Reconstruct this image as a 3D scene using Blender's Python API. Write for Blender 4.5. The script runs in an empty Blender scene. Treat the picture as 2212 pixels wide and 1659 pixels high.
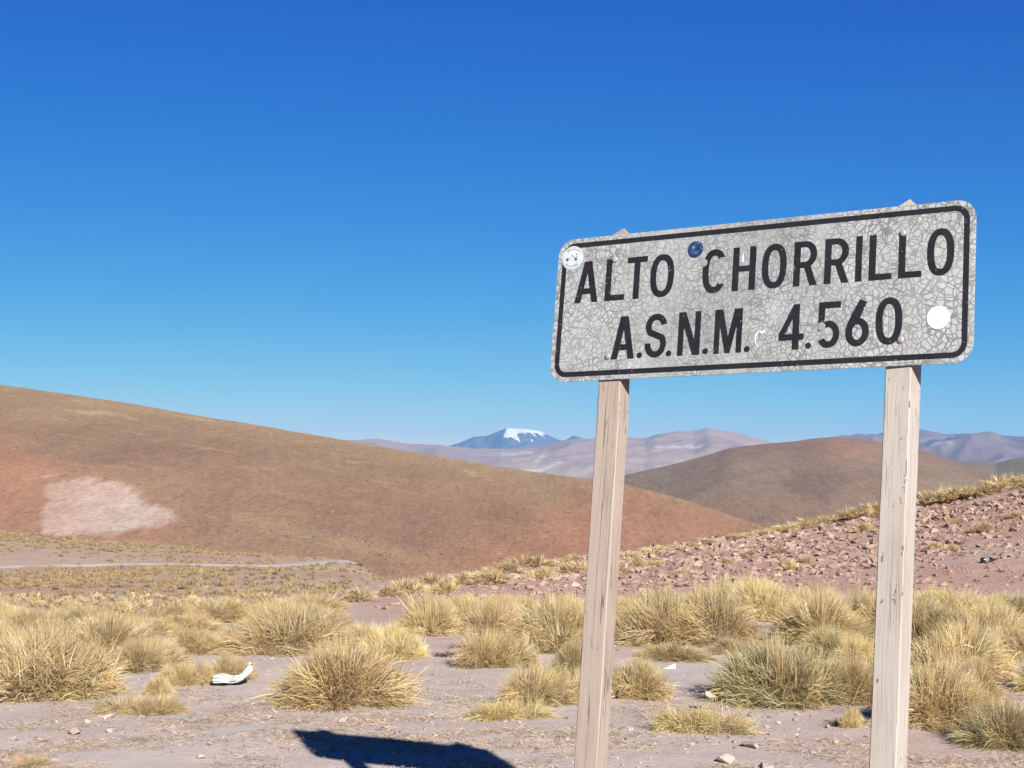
import bpy, bmesh, math, random
import numpy as np
from mathutils import Vector, Matrix, geometry
R = math.radians
random.seed(7); rng = np.random.default_rng(11)
S = bpy.context.scene
COL = S.collection

# ------------------------------------------------------------------ camera, sky, sun, exposure
F_MM, PITCH, CAM_H = 56.41, R(4.08), 1.7
cam = bpy.data.cameras.new('camera'); camo = bpy.data.objects.new('camera', cam); COL.objects.link(camo)
cam.sensor_width = 36; cam.lens = F_MM; cam.clip_start = 0.1; cam.clip_end = 60000
camo.location = (0, 0, CAM_H); camo.rotation_euler = (R(90) + PITCH, 0, 0)
S.camera = camo
SUN_AZ, SUN_EL = R(18.85), R(25.84)          # sun stands behind the camera, to the right
to_sun = Vector((math.sin(SUN_AZ) * math.cos(SUN_EL), -math.cos(SUN_AZ) * math.cos(SUN_EL), math.sin(SUN_EL)))
sun = bpy.data.lights.new('sun', 'SUN'); sun.energy = 5.0; sun.angle = R(0.53); sun.color = (1.0, 0.955, 0.89)
suno = bpy.data.objects.new('sun', sun); COL.objects.link(suno); suno.location = (8, -20, 20)
suno.rotation_euler = to_sun.to_track_quat('Z', 'Y').to_euler()
W = bpy.data.worlds.new('World'); S.world = W; W.use_nodes = True
wn = W.node_tree; wn.nodes.clear()
sky = wn.nodes.new('ShaderNodeTexSky'); sky.sky_type = 'NISHITA'; sky.sun_disc = False
sky.sun_elevation = SUN_EL
sky.sun_rotation = math.atan2(to_sun.x, to_sun.y)
sky.altitude = 4560; sky.air_density = 1.0; sky.dust_density = 0.3; sky.ozone_density = 2.0
# deep high-altitude blue: each channel of the sky gets its own contrast, as the camera recorded it
SKY_P = {0: (0.0145, 3.15, 10.0), 1: (0.155, 1.60, 8.0), 2: (5.6, 1.6, 8.0)}          # gain, power, ceiling
sepc = wn.nodes.new('ShaderNodeSeparateColor'); cmb = wn.nodes.new('ShaderNodeCombineColor'); wn.links.new(sky.outputs[0], sepc.inputs[0])
def wmath(op, a_in, b_in):
    n_ = wn.nodes.new('ShaderNodeMath'); n_.operation = op
    for k_, v_ in enumerate((a_in, b_in)):
        if isinstance(v_, (int, float)): n_.inputs[k_].default_value = v_
        else: wn.links.new(v_, n_.inputs[k_])
    return n_.outputs[0]
for i, (gain, pw, top) in SKY_P.items():
    v_ = wmath('POWER', sepc.outputs[i], pw)
    if i == 2: v_ = wmath('DIVIDE', v_, wmath('ADD', v_, 9.1))
    wn.links.new(wmath('MINIMUM', wmath('MULTIPLY', v_, gain), top), cmb.inputs[i])
bg = wn.nodes.new('ShaderNodeBackground'); bg.inputs['Strength'].default_value = 0.0625
wo = wn.nodes.new('ShaderNodeOutputWorld')
wn.links.new(cmb.outputs[0], bg.inputs['Color']); wn.links.new(bg.outputs[0], wo.inputs['Surface'])
S.view_settings.view_transform = 'Standard'; S.view_settings.look = 'None'
S.view_settings.exposure = 1.50; S.view_settings.gamma = 1.0; S.view_settings.use_curve_mapping = False
S.render.engine = 'CYCLES'
S.cycles.max_bounces = 6; S.cycles.diffuse_bounces = 3; S.cycles.transmission_bounces = 6; S.cycles.volume_bounces = 0
S.render.resolution_x = 1024; S.render.resolution_y = 768

# ------------------------------------------------------------------ survey helpers (photo read as a 2212x1659 sheet)
FV = 2212 * F_MM / 36.0
def ray(x, y):
    cx = (x - 1106) / FV; cy = (829.5 - y) / FV
    d = np.array([cx, math.cos(PITCH) - cy * math.sin(PITCH), math.sin(PITCH) + cy * math.cos(PITCH)])
    return d
def azel(x, y):
    d = ray(x, y); return math.atan2(d[0], d[1]), math.atan2(d[2], math.hypot(d[0], d[1]))
def sstep(t): t = np.clip(t, 0, 1); return t * t * (3 - 2 * t)

# ------------------------------------------------------------------ numpy noise
_perm = np.random.default_rng(5).permutation(512)
_perm = np.concatenate([_perm, _perm, _perm])
_ga = np.random.default_rng(6).uniform(0, 2 * np.pi, 512); _gx, _gy = np.cos(_ga), np.sin(_ga)
def perlin(x, y):
    xi = np.floor(x).astype(int); yi = np.floor(y).astype(int); fx = x - xi; fy = y - yi
    u = fx ** 3 * (fx * (fx * 6 - 15) + 10); v = fy ** 3 * (fy * (fy * 6 - 15) + 10)
    def g(ix, iy, dx, dy):
        h = _perm[(_perm[ix % 512] + iy) % 512] % 512
        return _gx[h] * dx + _gy[h] * dy
    a = g(xi, yi, fx, fy); b = g(xi + 1, yi, fx - 1, fy); c = g(xi, yi + 1, fx, fy - 1); d = g(xi + 1, yi + 1, fx - 1, fy - 1)
    return (a + u * (b - a)) + v * ((c + u * (d - c)) - (a + u * (b - a)))
def fbm(x, y, o=4, g=0.5, l=2.03):
    s = np.zeros_like(x, dtype=float); a = 1.0
    for i in range(o):
        s += a * perlin(x + 17.3 * i, y - 9.1 * i); x = x * l; y = y * l; a *= g
    return s
def ridged(x, y, o=4):
    s = np.zeros_like(x, dtype=float); a = 1.0
    for i in range(o):
        s += a * (1 - 2.2 * np.abs(perlin(x + 31.7 * i, y + 5.9 * i))); x = x * 2.1; y = y * 2.1; a *= 0.5
    return s

# ------------------------------------------------------------------ mesh / object helpers
def mk_mesh(name, V, F, cols=None, attrs=None, smooth=False):
    """V (n,3); F list/array of (m,k) index arrays with one k per array"""
    me = bpy.data.meshes.new(name)
    if not isinstance(F, list): F = [F]
    F = [np.asarray(f, dtype=np.int32) for f in F if len(f)]
    V = np.asarray(V, dtype=np.float32)
    me.vertices.add(len(V)); me.vertices.foreach_set('co', V.ravel())
    nl = sum(f.size for f in F); npoly = sum(len(f) for f in F)
    me.loops.add(nl); me.loops.foreach_set('vertex_index', np.concatenate([f.ravel() for f in F]))
    me.polygons.add(npoly)
    tot = np.concatenate([np.full(len(f), f.shape[1], dtype=np.int32) for f in F])
    st = np.concatenate([[0], np.cumsum(tot)[:-1]]).astype(np.int32)
    me.polygons.foreach_set('loop_start', st)
    try: me.polygons.foreach_set('loop_total', tot)
    except Exception: pass
    me.update(calc_edges=True)
    me.polygons.foreach_set('use_smooth', np.full(npoly, smooth, dtype=bool))
    if cols is not None:
        a = me.color_attributes.new('Col', 'FLOAT_COLOR', 'POINT')
        c = np.ones((len(V), 4), dtype=np.float32); c[:, :3] = cols
        a.data.foreach_set('color', c.ravel())
    for k, v in (attrs or {}).items():
        a = me.attributes.new(k, 'FLOAT', 'POINT'); a.data.foreach_set('value', np.asarray(v, dtype=np.float32))
    me.validate(); me.update()
    return me
def link(name, me, mat=None, parent=None, loc=None):
    o = bpy.data.objects.new(name, me); COL.objects.link(o)
    if mat is not None and me is not None and not me.materials: me.materials.append(mat)
    if parent is not None: o.parent = parent
    if loc is not None: o.location = loc
    return o
def tag(o, label=None, cat=None, group=None, kind=None):
    if label: o['label'] = label
    if cat: o['category'] = cat
    if group: o['group'] = group
    if kind: o['kind'] = kind
    return o
def bm_mesh(name, bm, smooth=False):
    me = bpy.data.meshes.new(name); bm.to_mesh(me); bm.free()
    for p in me.polygons: p.use_smooth = smooth
    return me

# ------------------------------------------------------------------ material helpers
ALB = 0.68            # survey colours were read off the exposed photo; this brings them to real reflectance
class NT:
    def __init__(s, name):
        s.m = bpy.data.materials.new(name); s.m.use_nodes = True; s.t = s.m.node_tree; s.t.nodes.clear()
        s.out = s.n('ShaderNodeOutputMaterial'); s.p = s.n('ShaderNodeBsdfPrincipled')
        s.l(s.p.outputs[0], s.out.inputs['Surface']); s.p.inputs['Specular IOR Level'].default_value = 0.2
        s.p.inputs['Roughness'].default_value = 0.9
    def n(s, t, **k):
        o = s.t.nodes.new(t)
        for a, b in k.items(): setattr(o, a, b)
        return o
    def l(s, a, b): s.t.links.new(a, b)
    def set(s, sock, v):
        if hasattr(v, 'is_linked') or hasattr(v, 'links'): s.l(v, sock)
        elif isinstance(v, (tuple, list)) and len(v) == 3 and sock.type == 'RGBA': sock.default_value = (*v, 1)
        else: sock.default_value = v
    def coord(s, which='Object'): return s.n('ShaderNodeTexCoord').outputs[which]
    def mapping(s, vec, scale=(1, 1, 1), rot=(0, 0, 0), loc=(0, 0, 0)):
        m = s.n('ShaderNodeMapping'); s.l(vec, m.inputs[0]); m.inputs['Scale'].default_value = scale
        m.inputs['Rotation'].default_value = rot; m.inputs['Location'].default_value = loc; return m.outputs[0]
    def noise(s, vec, scale, detail=4, rough=0.55, dist=0.0):
        o = s.n('ShaderNodeTexNoise'); s.l(vec, o.inputs['Vector']); o.inputs['Scale'].default_value = scale
        o.inputs['Detail'].default_value = detail; o.inputs['Roughness'].default_value = rough; o.inputs['Distortion'].default_value = dist
        return o.outputs['Fac']
    def noisec(s, vec, scale, detail=3):
        o = s.n('ShaderNodeTexNoise'); s.l(vec, o.inputs['Vector']); o.inputs['Scale'].default_value = scale
        o.inputs['Detail'].default_value = detail; return o.outputs['Color']
    def voro(s, vec, scale, feature='F1', out='Distance', rand=1.0):
        o = s.n('ShaderNodeTexVoronoi', feature=feature); s.l(vec, o.inputs['Vector']); o.inputs['Scale'].default_value = scale
        o.inputs['Randomness'].default_value = rand; return o.outputs[out]
    def ramp(s, fac, *stops):
        o = s.n('ShaderNodeValToRGB'); s.l(fac, o.inputs[0]); e = o.color_ramp.elements
        while len(e) < len(stops): e.new(0.5)
        for el, (p, c) in zip(e, stops):
            el.position = p; el.color = (*c, 1) if isinstance(c, (tuple, list)) else (c, c, c, 1)
        return o.outputs[0]
    def mix(s, fac, a, b, mode='MIX'):
        o = s.n('ShaderNodeMix', data_type='RGBA', blend_type=mode)
        s.set(o.inputs[0], fac); s.set(o.inputs[6], a); s.set(o.inputs[7], b); return o.outputs[2]
    def math(s, op, a, b=0.0, clamp=False):
        o = s.n('ShaderNodeMath', operation=op, use_clamp=clamp); s.set(o.inputs[0], a); s.set(o.inputs[1], b); return o.outputs[0]
    def vadd(s, a, b, k):
        m = s.n('ShaderNodeVectorMath', operation='MULTIPLY_ADD'); s.l(b, m.inputs[0]); m.inputs[1].default_value = (k, k, k); s.l(a, m.inputs[2]); return m.outputs[0]
    def attr(s, name, out='Fac'):
        o = s.n('ShaderNodeAttribute'); o.attribute_name = name; return o.outputs[out]
    def sep(s, vec):
        o = s.n('ShaderNodeSeparateXYZ'); s.l(vec, o.inputs[0]); return o.outputs
    def bump(s, h, strength, dist=0.02):
        o = s.n('ShaderNodeBump'); s.l(h, o.inputs['Height']); o.inputs['Strength'].default_value = strength; o.inputs['Distance'].default_value = dist
        s.l(o.outputs[0], s.p.inputs['Normal']); return o
    def base(s, c):
        s.bc = s.mix(1.0, c, (ALB, ALB, ALB), 'MULTIPLY'); s.l(s.bc, s.p.inputs['Base Color']); return s
    def rough(s, v): s.set(s.p.inputs['Roughness'], v); return s

def plain(name, c, rough=0.8, var=0.12, scale=20, spec=0.2):
    m = NT(name); co = m.coord(); n = m.noise(co, scale, 5, 0.6)
    d = tuple(v * (1 - var) for v in c); u = tuple(min(1, v * (1 + var)) for v in c)
    m.base(m.ramp(n, (0.3, d), (0.7, u))).rough(rough); m.p.inputs['Specular IOR Level'].default_value = spec
    return m

# sand and soil
def mat_ground():
    m = NT('sandy_soil'); co = m.coord()
    a = m.noise(co, 0.35, 5, 0.6); b = m.noise(co, 2.2, 6, 0.65); c = m.noise(co, 22, 5, 0.7); g = m.noise(co, 160, 3, 0.7)
    col = m.ramp(a, (0.32, (0.48, 0.385, 0.328)), (0.52, (0.515, 0.435, 0.388)), (0.72, (0.545, 0.47, 0.422)))
    col = m.mix(m.math('MULTIPLY', m.ramp(b, (0.48, 0.0), (0.68, 1.0)), 0.45), col, (0.49, 0.405, 0.335))
    col = m.mix(m.attr('red'), col, m.ramp(b, (0.3, (0.415, 0.248, 0.182)), (0.7, (0.485, 0.312, 0.242))))
    col = m.mix(m.attr('far'), col, m.ramp(m.noise(co, 0.06, 6, 0.65), (0.35, (0.385, 0.268, 0.190)), (0.6, (0.455, 0.335, 0.252))))
    v = m.math('ADD', m.math('MULTIPLY', c, 0.5), m.math('MULTIPLY', g, 0.5))
    col = m.mix(1.0, col, m.ramp(v, (0.3, (0.80, 0.79, 0.78)), (0.5, (1.0, 1.0, 1.0)), (0.72, (1.16, 1.15, 1.14))), 'MULTIPLY')
    m.base(col).rough(0.95); m.p.inputs['Specular IOR Level'].default_value = 0.1
    h = m.math('ADD', m.math('MULTIPLY', b, 1.2), m.math('ADD', m.math('MULTIPLY', c, 0.5), m.math('MULTIPLY', g, 0.16)))
    m.bump(h, 0.45, 0.03)
    return m.m
# dry hills: brown slope, straw streaks, red earth and a pale quarry scar from the attributes
def mat_hill(name, brown, brown2, straw, red, streak=0.5, sc=1.0):
    m = NT(name); co = m.mapping(m.coord(), (1, .16, 1))
    a = m.noise(m.mapping(co, (1, 1, 2.5)), 0.012 * sc, 6, 0.62); b = m.noise(co, 0.10 * sc, 6, 0.7); c = m.noise(co, 0.6 * sc, 4, 0.75)
    col = m.ramp(a, (0.35, brown), (0.62, brown2))
    st = m.noise(m.mapping(m.mapping(co, rot=(0, R(-9), 0)), (0.24, 1.0, 2.6)), 0.22 * sc, 6, 0.74)
    stm = m.math('MULTIPLY', m.ramp(st, (0.56, 0.0), (0.63, 1.0)), m.math('ADD', m.math('MULTIPLY', m.attr('straw'), 0.9), 0.30), True)
    col = m.mix(m.math('MULTIPLY', stm, streak * 1.6, True), col, straw)
    col = m.mix(m.math('MULTIPLY', m.attr('straw'), 0.45), col, straw)
    redm = m.math('MULTIPLY', m.attr('red'), m.ramp(b, (0.2, 0.55), (0.6, 1.0)), True)
    col = m.mix(redm, col, red)
    pal = m.math('ADD', m.attr('pale'), m.math('MULTIPLY', m.math('SUBTRACT', b, 0.5), 1.6))
    palm = m.ramp(pal, (0.34, 0.0), (0.62, 1.0))
    pc = m.ramp(m.noise(m.mapping(co, (1, 1, .8), (0, R(25), 0)), 0.09 * sc, 7, 0.60), (0.32, (0.37, 0.25, 0.19)), (0.48, (0.425, 0.315, 0.255)), (0.62, (0.46, 0.36, 0.30)), (0.76, (0.56, 0.475, 0.42)))
    col = m.mix(m.math('MULTIPLY', palm, m.ramp(m.attr('pale'), (0.02, 0.0), (0.2, 1.0))), col, pc)
    col = m.mix(1.0, col, m.ramp(m.math('ADD', m.math('MULTIPLY', b, 0.5), m.math('MULTIPLY', c, 0.5)), (0.33, (0.80, 0.79, 0.78)), (0.5, (1, 1, 1)), (0.66, (1.14, 1.14, 1.12))), 'MULTIPLY')
    gr = m.noise(m.mapping(m.coord(), (1, .45, 1.6)), 0.9 * sc, 4, 0.8)
    col = m.mix(1.0, col, m.ramp(gr, (0.32, (0.78, 0.77, 0.76)), (0.5, (1, 1, 1)), (0.68, (1.20, 1.19, 1.16))), 'MULTIPLY')
    m.base(col).rough(0.95); m.p.inputs['Specular IOR Level'].default_value = 0.05
    m.bump(m.math('ADD', b, m.math('MULTIPLY', c, 0.3)), 0.5, 1.2 / sc)
    return m.m
def mat_mountain(name, c1, c2, c3, sc):
    m = NT(name); co = m.coord()
    a = m.noise(m.mapping(co, (1, 1, 3)), sc, 7, 0.65); b = m.noise(co, sc * 7, 5, 0.7)
    col = m.ramp(a, (0.35, c1), (0.5, c2), (0.68, c3))
    sn = m.math('ADD', m.attr('snow'), m.math('MULTIPLY', m.math('SUBTRACT', b, 0.5), 0.7))
    snm = m.math('MULTIPLY', m.ramp(sn, (0.45, 0.0), (0.55, 1.0)), m.ramp(m.attr('snow'), (0.02, 0.0), (0.25, 1.0)))
    col = m.mix(snm, col, (0.88, 0.89, 0.92))
    col = m.mix(m.math('MULTIPLY', m.attr('pale'), m.ramp(b, (0.45, 0.0), (0.6, 0.9))), col, (0.6, 0.55, 0.48))
    m.base(col).rough(0.95); m.p.inputs['Specular IOR Level'].default_value = 0.0
    return m.m
def mat_grass(name, trans=0.45):
    m = NT(name); c = m.attr('Col', 'Color')
    oi = m.n('ShaderNodeObjectInfo')
    hs = m.n('ShaderNodeHueSaturation'); m.l(c, hs.inputs['Color'])
    m.l(m.math('ADD', m.math('MULTIPLY', oi.outputs['Random'], 0.016), 0.490), hs.inputs['Hue'])
    m.l(m.math('ADD', m.math('MULTIPLY', oi.outputs['Random'], 0.26), 0.90), hs.inputs['Value'])
    m.base(hs.outputs[0]).rough(0.65); m.p.inputs['Specular IOR Level'].default_value = 0.25
    t = m.n('ShaderNodeBsdfTranslucent'); m.l(m.bc, t.inputs['Color'])
    mx = m.n('ShaderNodeMixShader'); mx.inputs[0].default_value = trans
    m.l(m.p.outputs[0], mx.inputs[1]); m.l(t.outputs[0], mx.inputs[2]); m.l(mx.outputs[0], m.out.inputs['Surface'])
    return m.m
def mat_rock(name, c1, c2, c3, sc=4):
    m = NT(name); co = m.coord(); oi = m.n('ShaderNodeObjectInfo')
    v = m.n('ShaderNodeVectorMath', operation='ADD'); m.l(co, v.inputs[0])
    mul = m.n('ShaderNodeVectorMath', operation='SCALE'); m.l(oi.outputs['Location'], mul.inputs[0]); mul.inputs['Scale'].default_value = 3.7
    m.l(mul.outputs[0], v.inputs[1])
    a = m.noise(v.outputs[0], sc, 6, 0.65); b = m.noise(v.outputs[0], sc * 6, 4, 0.7)
    col = m.ramp(a, (0.32, c1), (0.5, c2), (0.7, c3))
    col = m.mix(1.0, col, m.ramp(b, (0.3, (0.78, 0.77, 0.76)), (0.7, (1.15, 1.14, 1.13))), 'MULTIPLY')
    h = m.n('ShaderNodeHueSaturation'); m.l(col, h.inputs['Color']); m.l(m.math('ADD', m.math('MULTIPLY', oi.outputs['Random'], 0.55), 0.72), h.inputs['Value'])
    m.base(h.outputs[0]).rough(0.9); m.p.inputs['Specular IOR Level'].default_value = 0.15
    m.bump(m.math('ADD', a, m.math('MULTIPLY', b, 0.4)), 0.5, 0.03)
    return m.m
M = {}
M['ground'] = mat_ground()
M['hill'] = mat_hill('dry_grass_hillside', (0.226, 0.139, 0.095), (0.265, 0.175, 0.113), (0.42, 0.31, 0.17), (0.322, 0.175, 0.110))
M['hill2'] = mat_hill('dark_brown_hillside', (0.195, 0.128, 0.088), (0.245, 0.172, 0.112), (0.32, 0.235, 0.12), (0.32, 0.165, 0.105), 0.4, 0.25)
M['hill3'] = mat_hill('olive_hillside', (0.20, 0.15, 0.085), (0.24, 0.19, 0.11), (0.34, 0.27, 0.15), (0.32, 0.165, 0.105), 0.4, 0.2)
M['mtn'] = mat_mountain('purple_rock_range', (0.325, 0.235, 0.205), (0.385, 0.28, 0.235), (0.45, 0.34, 0.28), 0.0011)
M['mtn_b'] = mat_mountain('dark_rock_range', (0.19, 0.135, 0.135), (0.25, 0.17, 0.155), (0.33, 0.235, 0.19), 0.0011)
M['snowy'] = mat_mountain('dark_rock_and_snow', (0.15, 0.145, 0.165), (0.18, 0.168, 0.185), (0.22, 0.20, 0.205), 0.0012)
M['grass'] = mat_grass('dry_tussock_grass')
M['rock'] = mat_rock('pink_volcanic_rock', (0.34, 0.215, 0.162), (0.43, 0.293, 0.236), (0.53, 0.395, 0.33))
M['stone'] = mat_rock('pale_stone', (0.36, 0.27, 0.235), (0.48, 0.375, 0.33), (0.58, 0.47, 0.425), 9)

# ------------------------------------------------------------------ terrain tables
def xaz(xv, y=1150): return azel(xv, y)[0]
BROW = [(-2500, 1340, 24), (0, 1330, 24), (500, 1322, 24.5), (640, 1312, 27), (760, 1286, 30), (900, 1262, 34), (1050, 1240, 38), (1150, 1222, 40), (1270, 1206, 42),
        (1340, 1200, 43), (1450, 1182, 45), (1560, 1163, 47), (1650, 1151, 48), (1760, 1133, 49), (1900, 1107, 50), (2000, 1087, 51), (2100, 1064, 51.5), (2212, 1042, 52), (2450, 998, 52), (4000, 985, 52)]
bx = np.array([xaz(b[0]) for b in BROW]); brr = np.array([b[2] for b in BROW], float)
bzz = np.array([1.7 + b[2] * math.tan(azel(b[0], b[1])[1]) for b in BROW]); bzz[0] = bzz[1] = 0.0
RR = np.unique(np.concatenate([np.linspace(0, 60, 241), np.geomspace(60, 400, 120), np.geomspace(400, 16000, 60)]))
AZ = np.linspace(R(-75), R(75), 601)
xs_v = 1106 + FV * np.tan(np.clip(AZ, R(-60), R(60)))      # photo column of each azimuth
def build_table():
    T = np.zeros((len(AZ), len(RR)))
    for i, a in enumerate(AZ):
        xv = xs_v[i]; rb = np.interp(a, bx, brr); zb = np.interp(a, bx, bzz)
        bank = np.interp(xv, [-600, 0, 350, 700, 1000], [-2.8, -4.1, -6.9, -9.5, -14])
        Lr = [0, 17, 24, 32, 50, 90, 130, 180, 214, 230, 250, 295, 330, 420, 700, 3000, 16000]
        Lz = [0, 0, 0, -1.0, -2.6, -4.6, -5.7, -6.75, -7.35, -7.4, -7.0 + (bank + 6.9) * 0.3, bank, bank - 0.6, -12, -28, -90, -90]
        Mr = [0, 17, 17 + (rb - 17) * .5, rb, rb + 6, rb + 20, 95, 130, 180, 230, 330, 420, 700, 3000, 16000]
        Mz = [0, 0, zb * .42, zb, zb - .15, zb - 1.5, -5.6, -8.0, -11, -14, -18, -20, -30, -90, -90]
        zl = np.interp(RR, Lr, Lz); zm = np.interp(RR, Mr, Mz)
        near = sstep((xv - 520) / 240.0); far = sstep((xv - 745) / 190.0)
        w = np.where(RR < 60, near, np.where(RR > 120, far, near + (far - near) * (RR - 60) / 60))
        T[i] = zl * (1 - w) + zm * w
    k = np.exp(-np.linspace(-2, 2, 9) ** 2); k /= k.sum()
    P = np.pad(T, ((4, 4), (0, 0)), 'edge'); T = sum(P[j:j + len(AZ)] * k[j] for j in range(9))
    P = np.pad(T, ((0, 0), (4, 4)), 'edge'); T = sum(P[:, j:j + len(RR)] * k[j] for j in range(9))
    return T
TAB = build_table()
def ground_z(x, y):
    x = np.asarray(x, float); y = np.asarray(y, float)
    r = np.hypot(x, y); a = np.clip(np.arctan2(x, y), AZ[0], AZ[-1])
    fi = (a - AZ[0]) / (AZ[1] - AZ[0]); i = np.clip(fi.astype(int), 0, len(AZ) - 2); u = fi - i
    j = np.clip(np.searchsorted(RR, r) - 1, 0, len(RR) - 2); v = np.clip((r - RR[j]) / (RR[j + 1] - RR[j]), 0, 1)
    z = (TAB[i, j] * (1 - u) + TAB[i + 1, j] * u) * (1 - v) + (TAB[i, j + 1] * (1 - u) + TAB[i + 1, j + 1] * u) * v
    behind = sstep((np.abs(np.arctan2(x, y)) - R(60)) / R(40)); z = z * (1 - behind * (r < 60)) 
    z = z + 0.05 * fbm(x * .22, y * .22, 3) * sstep((r - 5) / 8) + 0.016 * fbm(x * 1.4 + 3, y * 1.4, 3)
    z = z + sstep((r - 26) / 30) * 0.14 * fbm(x * .35 + 9, y * .35, 3) + sstep((r - 70) / 60) * 0.5 * fbm(x * .05, y * .05 + 4, 4)
    return z
def gz(x, y): return float(ground_z(np.array([x]), np.array([y]))[0])
def hit(xv, yv, r0=6.0, r1=400.0):
    d = ray(xv, yv); h = math.hypot(d[0], d[1]); rs = np.geomspace(r0, r1, 3000)
    X = d[0] / h * rs; Y = d[1] / h * rs; Z = CAM_H + d[2] / h * rs
    below = Z < ground_z(X, Y)
    k = int(np.argmax(below)) if below.any() else len(rs) - 1
    return X[k], Y[k], rs[k]
def polar_grid(az, rr):
    A, Rr = np.meshgrid(az, rr, indexing='ij'); n, m = A.shape
    idx = np.arange(n * m).reshape(n, m)
    F = np.stack([idx[:-1, :-1], idx[1:, :-1], idx[1:, 1:], idx[:-1, 1:]], -1).reshape(-1, 4)
    return A, Rr, F
# the ground: one sheet, fine where the photo looks
azs = np.concatenate([np.linspace(-math.pi, R(-24), 70)[:-1], np.linspace(R(-24), R(24), 460), np.linspace(R(24), math.pi, 70)[1:]])
rrs = np.concatenate([[0.05, 1, 2, 3, 4, 5, 6], np.geomspace(6.5, 60, 250), np.geomspace(61, 420, 110), np.geomspace(440, 15500, 24)])
A, Q, Fg = polar_grid(azs, rrs); X = (np.sin(A) * Q).ravel(); Y = (np.cos(A) * Q).ravel(); Z = ground_z(X, Y)
xv_all = 1106 + FV * np.tan(np.clip(A.ravel(), R(-50), R(50))); r_all = Q.ravel()
redm = sstep((r_all - 18) / 9) * sstep((xv_all - 620) / 300) * (0.85 + 0.6 * fbm(X * .15, Y * .15, 3))
redm = redm * (1 - 0.8 * sstep((r_all - 60) / 30))
for (px, py, pr, st) in [(1370, 1385, .75, .9), (2170, 1440, 1.3, 1.0), (1790, 1465, .6, .7), (1680, 1380, 1.0, .5), (960, 1390, .7, .6), (2000, 1590, .8, .5), (500, 1395, 1.2, .35)]:
    hx, hy, hr = hit(px, py); d = np.hypot((X - hx) , (Y - hy) * .55) / pr
    redm = np.maximum(redm, st * np.exp(-d ** 2) * (0.8 + .6 * fbm(X * 1.3, Y * 1.3, 3)))
farm = sstep((r_all - 30) / 40) * (1 - sstep((xv_all - 560) / 150) * (r_all < 60))
gme = mk_mesh('ground', np.stack([X, Y, Z], 1), Fg, attrs={'red': np.clip(redm, 0, 1), 'far': farm}, smooth=True)
ground = tag(link('ground', gme, M['ground']), kind='structure')

# ------------------------------------------------------------------ hills and ranges (each a real surface rising from a foot to a crest and down behind)
def c3(x, y): return (691.2 + .3385 * x, 864.0 + .3385 * y)       # notes taken on two enlargements of the photo
def c4(x, y): return (1325.0 + .401 * x, 892.9 + .401 * y)
def poly_mask(px, py, poly, soft):
    """soft inside mask of a polygon"""
    ins = np.zeros(px.shape, bool); dist = np.full(px.shape, 1e9); n = len(poly)
    for i in range(n):
        (x0, y0), (x1, y1) = poly[i], poly[(i + 1) % n]
        c = ((y0 > py) != (y1 > py)) & (px < (x1 - x0) * (py - y0) / ((y1 - y0) + 1e-9) + x0); ins ^= c
        L = (x1 - x0) ** 2 + (y1 - y0) ** 2 + 1e-9
        t = np.clip(((px - x0) * (x1 - x0) + (py - y0) * (y1 - y0)) / L, 0, 1)
        dist = np.minimum(dist, np.hypot(px - x0 - t * (x1 - x0), py - y0 - t * (y1 - y0)))
    return np.clip(np.where(ins, .5 + dist / soft, .5 - dist / soft), 0, 1)
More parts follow.
